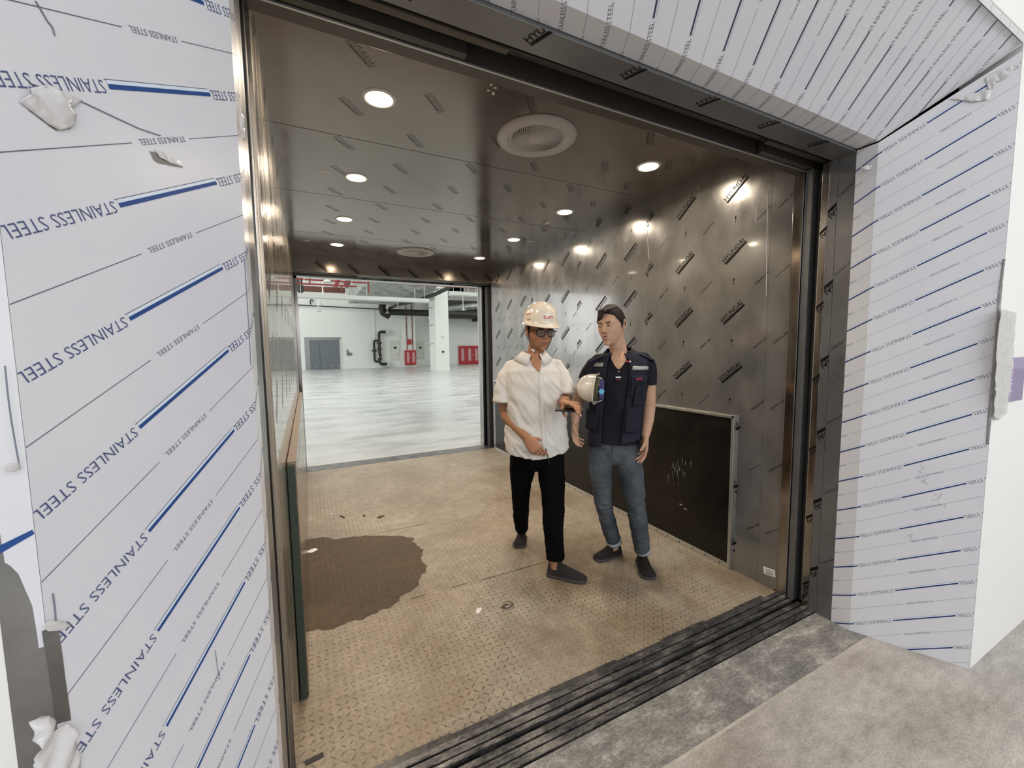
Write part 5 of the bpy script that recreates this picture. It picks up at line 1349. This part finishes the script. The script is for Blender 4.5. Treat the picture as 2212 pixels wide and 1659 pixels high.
# ---------------------------------------------------------------- person in the navy vest
ang_b = math.atan2(-.669, .743)
PB = empty('person', (1.83, 2.03, 0), ang_b)
tag(PB, 'bareheaded person in navy work vest over black polo and blue jeans, speaking', 'person')
mB = Matrix.Translation((1.83, 2.03, 0)) @ Matrix.Rotation(ang_b, 4, 'Z')
TB = Torso([(.80, -.063, 0, .150, .110, -.2), (.90, -.062, 0, .152, .112, -.2), (1.02, -.056, 0, .148, .110, -.2), (1.14, -.044, 0, .158, .112, -.2), (1.25, -.030, 0, .166, .112, -.2), (1.33, -.022, 0, .168, .102, -.2), (1.375, -.022, 0, .150, .086, -.2), (1.405, -.028, 0, .108, .074, -.2), (1.432, -.036, .0, .066, .062, -.2)])
HB = Head(L(-.085, .035, 1.590), math.radians(-25), math.radians(6), math.radians(-4), 1.03)
nails = []
mb = MB(); HB.solid(mb, .011)
mb.tube([L(-.030, -.005, 1.30), L(-.035, 0, 1.40), L(-.048, .0, 1.47), L(-.066, .008, 1.545)], [.064, .055, .053, .056], n=22)
mb.tube([L(-.06, 0, .85), L(-.054, 0, 1.05), L(-.035, 0, 1.25), L(-.028, 0, 1.35)], [(.12, .08), (.12, .08), (.135, .085), (.11, .065)], n=24, side=(1, 0, 0))
mb.tube([L(-.14, 0, 1.31), L(-.205, 0, 1.28), L(-.262, -.005, 1.22), L(-.300, -.02, 1.12), L(-.308, .01, 1.06), L(-.312, .045, .975)], [.052, .048, .043, .038, .038, .026], n=18)
tR = hand(mb, L(-.312, .048, .968), (-.02, -.25, -1), (.9, -.3, .05), (.25, -.95, .1), [.35, .42, .5, .55], thumb=(.3, .25), nails=nails, k=.98)
mb.tube([L(.10, 0, 1.31), L(.142, 0, 1.26), L(.152, -.01, 1.19), L(.154, -.02, 1.07), L(.146, .02, .99), L(.130, .065, .905)], [.052, .046, .041, .039, .036, .027], n=18)
tL = hand(mb, L(.129, .068, .898), (-.03, -.18, -1), (-.9, -.25, .0), (-.3, -.95, .1), [.25, .32, .40, .5], thumb=(.28, .2), nails=nails, k=.98)
mb.tube([L(-.14, 0, .85), L(-.13, .05, .46), L(-.068, -.09, .15)], [.07, .042, .034], n=16); mb.tube([L(-.066, -.10, .14), L(-.055, -.115, .06), L(-.09, -.08, .035)], [.034, .028, .018], n=12)
mb.tube([L(.01, 0, .85), L(.07, .09, .46), L(.124, .0, .15)], [.07, .042, .034], n=16); mb.tube([L(.124, -.02, .14), L(.122, -.045, .06), L(.13, .0, .035)], [.034, .028, .018], n=12)
mb.tube([L(-.14, 0, .85), L(.01, 0, .85)], [.08, .08], n=14)
remeshed(mb, 'body', ['skin_b', 'lip_b'], PB, .0032, 2, post=HB.paint_lips(.011))
HB.eyes(PB, .0030, -.003)
mb = MB()
for p, v, u_, k in nails: mb.obox(p, v*.0045, v.cross(u_)*.0042, u_*.0005)
mb.build('fingernails', 'nail', PB)
mb = MB(); mb.ellipsoid(HB.P(0, -.0965, -.0555), (.0165, .006, .0052), HB.R, n=18, k=10, mi=0); mb.ellipsoid(HB.P(0, -.0985, -.0520), (.0125, .005, .0022), HB.R, n=14, k=8, mi=1); mb.build('mouth', ['mouth_in', 'teeth'], PB, smooth=True)
# hair: cap above the hairline, fringe swept to one side
mb = MB(); n, k = 64, 48; keep = []
vs = []; fs = []
def hairline(th):     # lowest height of the hair around the head, th=0 front (deg)
    a = abs(((th+180) % 360)-180)
    if a < 48: return .058+.014*math.cos(math.radians(a*2.2)) - (.012 if th > 0 else 0)*0
    if a < 62: return .060-(a-48)/14*.030
    if a < 100: return .030-(a-62)/38*.055
    return -.025-(a-100)/80*.035
for i in range(k+1):
    ph = PI*i/k
    for j in range(n):
        th = 2*PI*j/n; d = (math.sin(ph)*math.sin(th), -math.sin(ph)*math.cos(th), math.cos(ph))
        X, Y, Z = HB.base(d); t = .010+.007*max(0, d[2])+.003*nz((X, Y, Z), (60, 60, 30))
        hl = hairline(math.degrees(th)); fade = max(0, min(1, (Z-hl)/.014)); o_ = t*fade-.004*(1-fade)
        q = Vector((X, Y, Z)); s_ = (q.length+o_)/q.length if q.length > 0 else 1; vs.append(HB.P(*(q*s_)))
for i in range(k):
    for j in range(n): fs.append((i*n+j, i*n+(j+1) % n, (i+1)*n+(j+1) % n, (i+1)*n+j))
mb.add(vs, fs)
rnd = random.Random(3)
for i in range(46):   # locks of the fringe, swept towards the picture's left
    u = i/45; x2 = -.064+.075*u; x0 = x2+.030+.02*rnd.random(); x1 = x2+.016
    dz = -.010-.024*max(0, (.62-u)/.62)+.030*max(0, (u-.66)/.34)+rnd.uniform(-.004, .004)
    yy = lambda x, z, o: -(.0955+o)*math.sqrt(max(.04, 1-min(.96, (x/.079)**2)-min(.9, max(0, z)**2/.128**2)*.75))
    P = [HB.P(x0, yy(x0, .108, .004)*.55, .122-.25*abs(x0)), HB.P(x1, yy(x1, .098, .010), .100), HB.P(x2, yy(x2, .070, .010)*1.0, .074+dz), HB.P(x2-.004, yy(x2-.004, .062, .005), .062+dz*1.2)]
    mb.tube(P, [.006, .0075, .0055, .0018], n=8)
def hair_disp(p):
    q = HB.inv(p); a = math.atan2(q.x, -q.y); return .0028*nz((a, q.z, 0), (26, 9, 1), 2)+.0016*nz((a, q.z, 1), (60, 14, 1), 5)
remeshed(mb, 'hair', 'hair', PB, .0032, 1, disp=hair_disp)
mb = MB()
for sx in (-1, 1): mb.ellipsoid(HB.P(sx*.0745, -.010, .010), (.0045, .010, .030), HB.R, n=12, k=10); 
mb.build('sideburns', 'hair', PB, smooth=True)
mb = MB()
for i in range(24):
    x = -.017+.034*i/23; mb.tube([HB.P(x, -.1035+abs(x)*.25, -.0395), HB.P(x*1.15, -.1035+abs(x)*.25, -.0425)], .0003, n=4)
mb.build('moustache', 'hair', PB)
# polo
def polo_disp(p): return .004*nz(p, (10, 10, 8), 2)+.003*abs(nz(p, (22, 22, 12), 8))
mb = MB(); TB.solid(mb, .006, zs=[.84, .90, 1.02, 1.14, 1.25, 1.33, 1.375, 1.405])
mb.tube([L(-.155, 0, 1.365), L(-.195, 0, 1.335), L(-.228, 0, 1.285), L(-.250, 0, 1.238)], [(.052, .055), (.055, .06), (.054, .062), (.052, .060)], n=22, side=(1, 0, 0), round_=False)
mb.tube([L(.115, 0, 1.372), L(.142, 0, 1.33), L(.150, 0, 1.27), L(.150, 0, 1.215)], [(.05, .055), (.050, .06), (.047, .062), (.046, .060)], n=22, side=(1, 0, 0), round_=False)
mb.tube([L(-.17, 0, 1.372), L(-.03, -.01, 1.392), L(.12, 0, 1.378)], [.042, .045, .042], n=18)
po = remeshed(mb, 'polo_shirt', 'polo', PB, .005, 3, disp=polo_disp)
fb = 2.0
TB.sheet('open_neck', lambda t: fb-1-27*t, lambda t: fb+1+27*t, 1.320, 1.452, .0, .004, 'skin_b', PB, nth=14, nz_=14, disp=lambda th, z: .0165-.030*max(0, (z-1.380)/.07)**1.2)
for sx in (-1, 1):
    mbc = MB(); n = 18; top = []; bot = []
    for i in range(n+1):
        t = i/n; th = fb+sx*(178-t*(178-14)); p = TB.pt(th, 1.432, .004+.012*t); p.z = 1.462-.030*t-.065*max(0, t-.6)*2.5; top.append(p)
        p = TB.pt(th+sx*6, 1.405, .016+.012*t); p.z = 1.418-.035*t-.055*max(0, t-.6)*2.5; bot.append(p)
    mbc.add(top+bot, [(i, i+1, n+2+i, n+1+i) for i in range(n)]); o = mbc.build('collar', 'polo', PB, smooth=True, weld=False); md = o.modifiers.new('s', 'SOLIDIFY'); md.thickness = .004; md.offset = 0
dg = bpy.context.evaluated_depsgraph_get(); dg.update(); tree = BVHTree.FromObject(po, dg)
cx_ = TB.pt(fb, 1.3).x
mbb = MB(); mbb.lathe([(0, .002), (.0045, .0018), (.0055, 0)], on_cloth(tree, (cx_, 0, 1.305), .0015), n=12, axis=(0, -1, 0)); mbb.build('button', 'reflective', PB)
mbb = MB(); c = on_cloth(tree, (cx_-.002, 0, 1.270), .002); mbb.obox(c, (.016, 0, 0), (0, .001, 0), (0, 0, .0045)); mbb.build('white_badge', 'badge_white', PB)
mbb = MB(); c = on_cloth(tree, (cx_-.002, 0, 1.255), .002); mbb.obox(c, (.015, 0, 0), (0, .0006, 0), (0, 0, .0018)); mbb.build('chest_print', 'red_ink', PB)
mbb = MB(); c = on_cloth(tree, (cx_+.052, 0, 1.368), .018); mbb.obox(c, (.012, 0, -.001), (0, .001, 0), (0, 0, .004), 0); mbb.obox(c+Vector((.016, -.001, 0)), (.004, 0, 0), (0, .001, 0), (0, 0, .004), 1); mbb.build('lapel_pin', ['red_ink', 'badge_white'], PB)
# vest: open front shell, armholes, hanging a little off the body
def arm_hole(th, z):
    a = ((th+360) % 360)
    for c in (90, 270):
        if abs(a-c) < 32 and z < 1.352 and z > 1.20 and ((a-c)/32)**2+((z-1.285)/.085)**2 < 1: return True
    return False
def vd(th, z): return .004*noise.noise(Vector((th*.05, z*9, 1)))+.005*abs(noise.noise(Vector((th*.12, z*5, 4))))+.012*max(0, 1.0-z)*3*.6
ve = TB.sheet('vest', lambda t: 20+6*math.sin(t*3)-4*t, lambda t: 345-3*t, .855, 1.415, .020, .004, 'vest', PB, nth=110, nz_=52, hole=arm_hole, disp=vd, edge=lambda th, t: (.035*math.sin(math.radians(th))-.015)*(1-t))
for nm, a0, a1, z0 in (('reflective_band', 336, 297, 1.335), ('reflective_band', 24, 62, 1.315)):
    TB.sheet(nm, a0, a1, z0, z0+.024, .030, .002, 'reflective', ve, nth=16, nz_=3)
po_ = TB.sheet('chest_pocket', 27, 58, 1.155, 1.275, .031, .006, 'vest_dk', ve, nth=14, nz_=10, disp=lambda th, z: .004*noise.noise(Vector((th*.1, z*30, 2))))
TB.sheet('pocket_flap', 26, 59, 1.235, 1.282, .036, .004, 'vest', po_, nth=14, nz_=4)
TB.sheet('pocket_patch', 30, 50, 1.247, 1.276, .039, .001, 'vest_dk', po_, nth=8, nz_=2)
o = project_text(po_, 'ELIFT', TB.pt(40, 1.2615, .042), Vector((1, .45, 0)), (0, 0, 1), Vector((-.4, 1, 0)), .040, .014, 'red_ink', 'pocket_print', po_, off=.009, bold=.02)
TB.sheet('lower_pocket', 26, 66, .93, 1.09, .040, .010, 'vest_dk', ve, nth=14, nz_=10, disp=lambda th, z: .006*noise.noise(Vector((th*.08, z*20, 9))))
TB.sheet('pen_pocket', 36, 46, 1.10, 1.22, .043, .008, 'vest_dk', ve, nth=5, nz_=8)
TB.sheet('lower_pocket', 338, 300, .93, 1.06, .040, .010, 'vest_dk', ve, nth=14, nz_=10, disp=lambda th, z: .006*noise.noise(Vector((th*.08, z*20, 19))))
for sx, c in ((-1, L(-.172, 0, 1.392)), (1, L(.128, 0, 1.400))):   # shoulder caps of the vest
    mbb = MB(); mbb.tube([c-Vector((sx*.10, 0, -.020)), c-Vector((sx*.03, 0, -.006)), c+Vector((sx*.045, 0, -.030))], [(.070, .012), (.075, .013), (.072, .010)], n=20, side=(0, 1, 0)); mbb.build('shoulder_panel', 'vest', ve, smooth=True)
# jeans
def jean_disp(p):
    w = max(0, 1-abs(p[2]-.46)/.16)+max(0, 1-abs(p[2]-.22)/.14)
    return .004*nz(p, (8, 8, 8), 5)+.0075*abs(nz(p, (10, 10, 30), 2))*(.45+w)+.003*nz((p[0]+p[2]*.7, p[1], p[2]), (26, 20, 10), 9)
mb = MB()
mb.tube([L(-.062, 0, .70), L(-.062, 0, .78), L(-.062, 0, .90)], [(.11, .08), (.150, .108), (.145, .105)], n=30, side=(1, 0, 0), round_=False, expo=2.3)
mb.tube([L(-.142, 0, .82), L(-.148, .03, .66), L(-.134, .05, .47), L(-.108, .0, .32), L(-.064, -.085, .125)], [(.083, .092), (.078, .086), (.058, .068), (.052, .060), (.048, .054)], n=24, side=(1, 0, 0), round_=False)
mb.tube([L(.016, 0, .82), L(.040, .05, .66), L(.070, .09, .47), L(.096, .06, .32), L(.123, -.01, .125)], [(.086, .092), (.082, .088), (.062, .070), (.055, .062), (.050, .056)], n=24, side=(1, 0, 0), round_=False)
remeshed(mb, 'jeans', 'denim', PB, .0055, 3, disp=jean_disp)
for c0, c1 in ((L(-.061, -.090, .112), L(-.066, -.079, .138)), (L(.124, -.014, .112), L(.122, -.004, .138))):
    mbb = MB(); mbb.tube([c0, c1], [(.0525, .0585)]*2, n=24, side=(1, 0, 0), round_=False, caps=False); o = mbb.build('cuff', 'denim_in', PB, smooth=True); md = o.modifiers.new('s', 'SOLIDIFY'); md.thickness = .004
mbb = MB(); 
dg = bpy.context.evaluated_depsgraph_get(); dg.update()
jt = BVHTree.FromObject([x for x in bpy.data.objects if x.name == 'jeans'][0], dg)
mbb.tube([on_cloth(jt, (x, 0, z), .001) for x, z in ((-.070, .885), (-.069, .85), (-.072, .82), (-.076, .79))], .0022, n=6); mbb.build('fly_seam', 'vest', PB)
shoe(PB, L(-.020, -.155, 0), L(-.185, -.010, 0), 'shoe_black', w=.046, hgt=.08)
shoe(PB, L(.118, -.080, 0), L(.160, .150, 0), 'shoe_black', w=.050, hgt=.08)
# hard hat tucked under the arm, opening to the right
r = empty('hard_hat'); r.matrix_world = mB @ Matrix.Translation(L(-.176, .135, 1.200)) 
RH = Matrix.Rotation(math.radians(-84), 3, 'Y') @ Matrix.Rotation(math.radians(100), 3, 'Z')
RH = Matrix.Rotation(math.radians(-9), 3, 'Z') @ Matrix.Rotation(math.radians(-84), 3, 'Y')
mb = MB(); helmet_shell(mb, RH, Vector((0, 0, 0)), .80); sh2 = mb.build('shell', 'helmet_w', r, smooth=True); md = sh2.modifiers.new('s', 'SOLIDIFY'); md.thickness = .003
def H2(x, y, z): return RH @ (Vector((x, y, z))*.80)
mb = MB(); 
for i in range(1): mb.tube([H2(.095*math.cos(t), .115*math.sin(t), -.022) for t in [2*PI*k/32 for k in range(33)]], [(.018, .002)]*33, n=8, side=RH @ Vector((0, 0, 1)), round_=False, caps=False)
mb.build('head_band', 'olive', r)
mb = MB(); mb.tube([H2(.070*math.cos(t), .122*math.sin(t), -.034) for t in [math.radians(a) for a in range(-60, 61, 12)]], [(.016, .003)]*11, n=8, side=RH @ Vector((0, 0, 1)), round_=False); mb.build('rear_band', 'navy_strap', r)
mb = MB(); c = Vector((.040, -.074, -.012)); P = []
for k in range(24):
    t = 2*PI*k/24; rr = .0165+.0028*math.cos(6*t); P.append(c+Vector((rr*math.cos(t), 0, rr*math.sin(t))))
mb.slab(P, (0, -1, 0), .012); mb.build('adjuster_knob', 'knob_blue', r, bevel=.002)
mb = MB(); mb.obox(Vector((.040, -.060, .0)), (.015, 0, 0), (0, .006, 0), (0, 0, .058)); mb.build('band_housing', 'navy_strap', r, bevel=.003)
for z in (-.075, .075):
    mb = MB(); mb.tube([Vector((0, -.055, z)), Vector((.02, -.07, z*1.02)), Vector((.045, -.06, z*.85))], .002, n=6); mb.build('strap_loop', 'badge_white', r, smooth=True)
tag(r, 'white hard hat tucked under the arm of the person in the navy vest', 'hard hat')
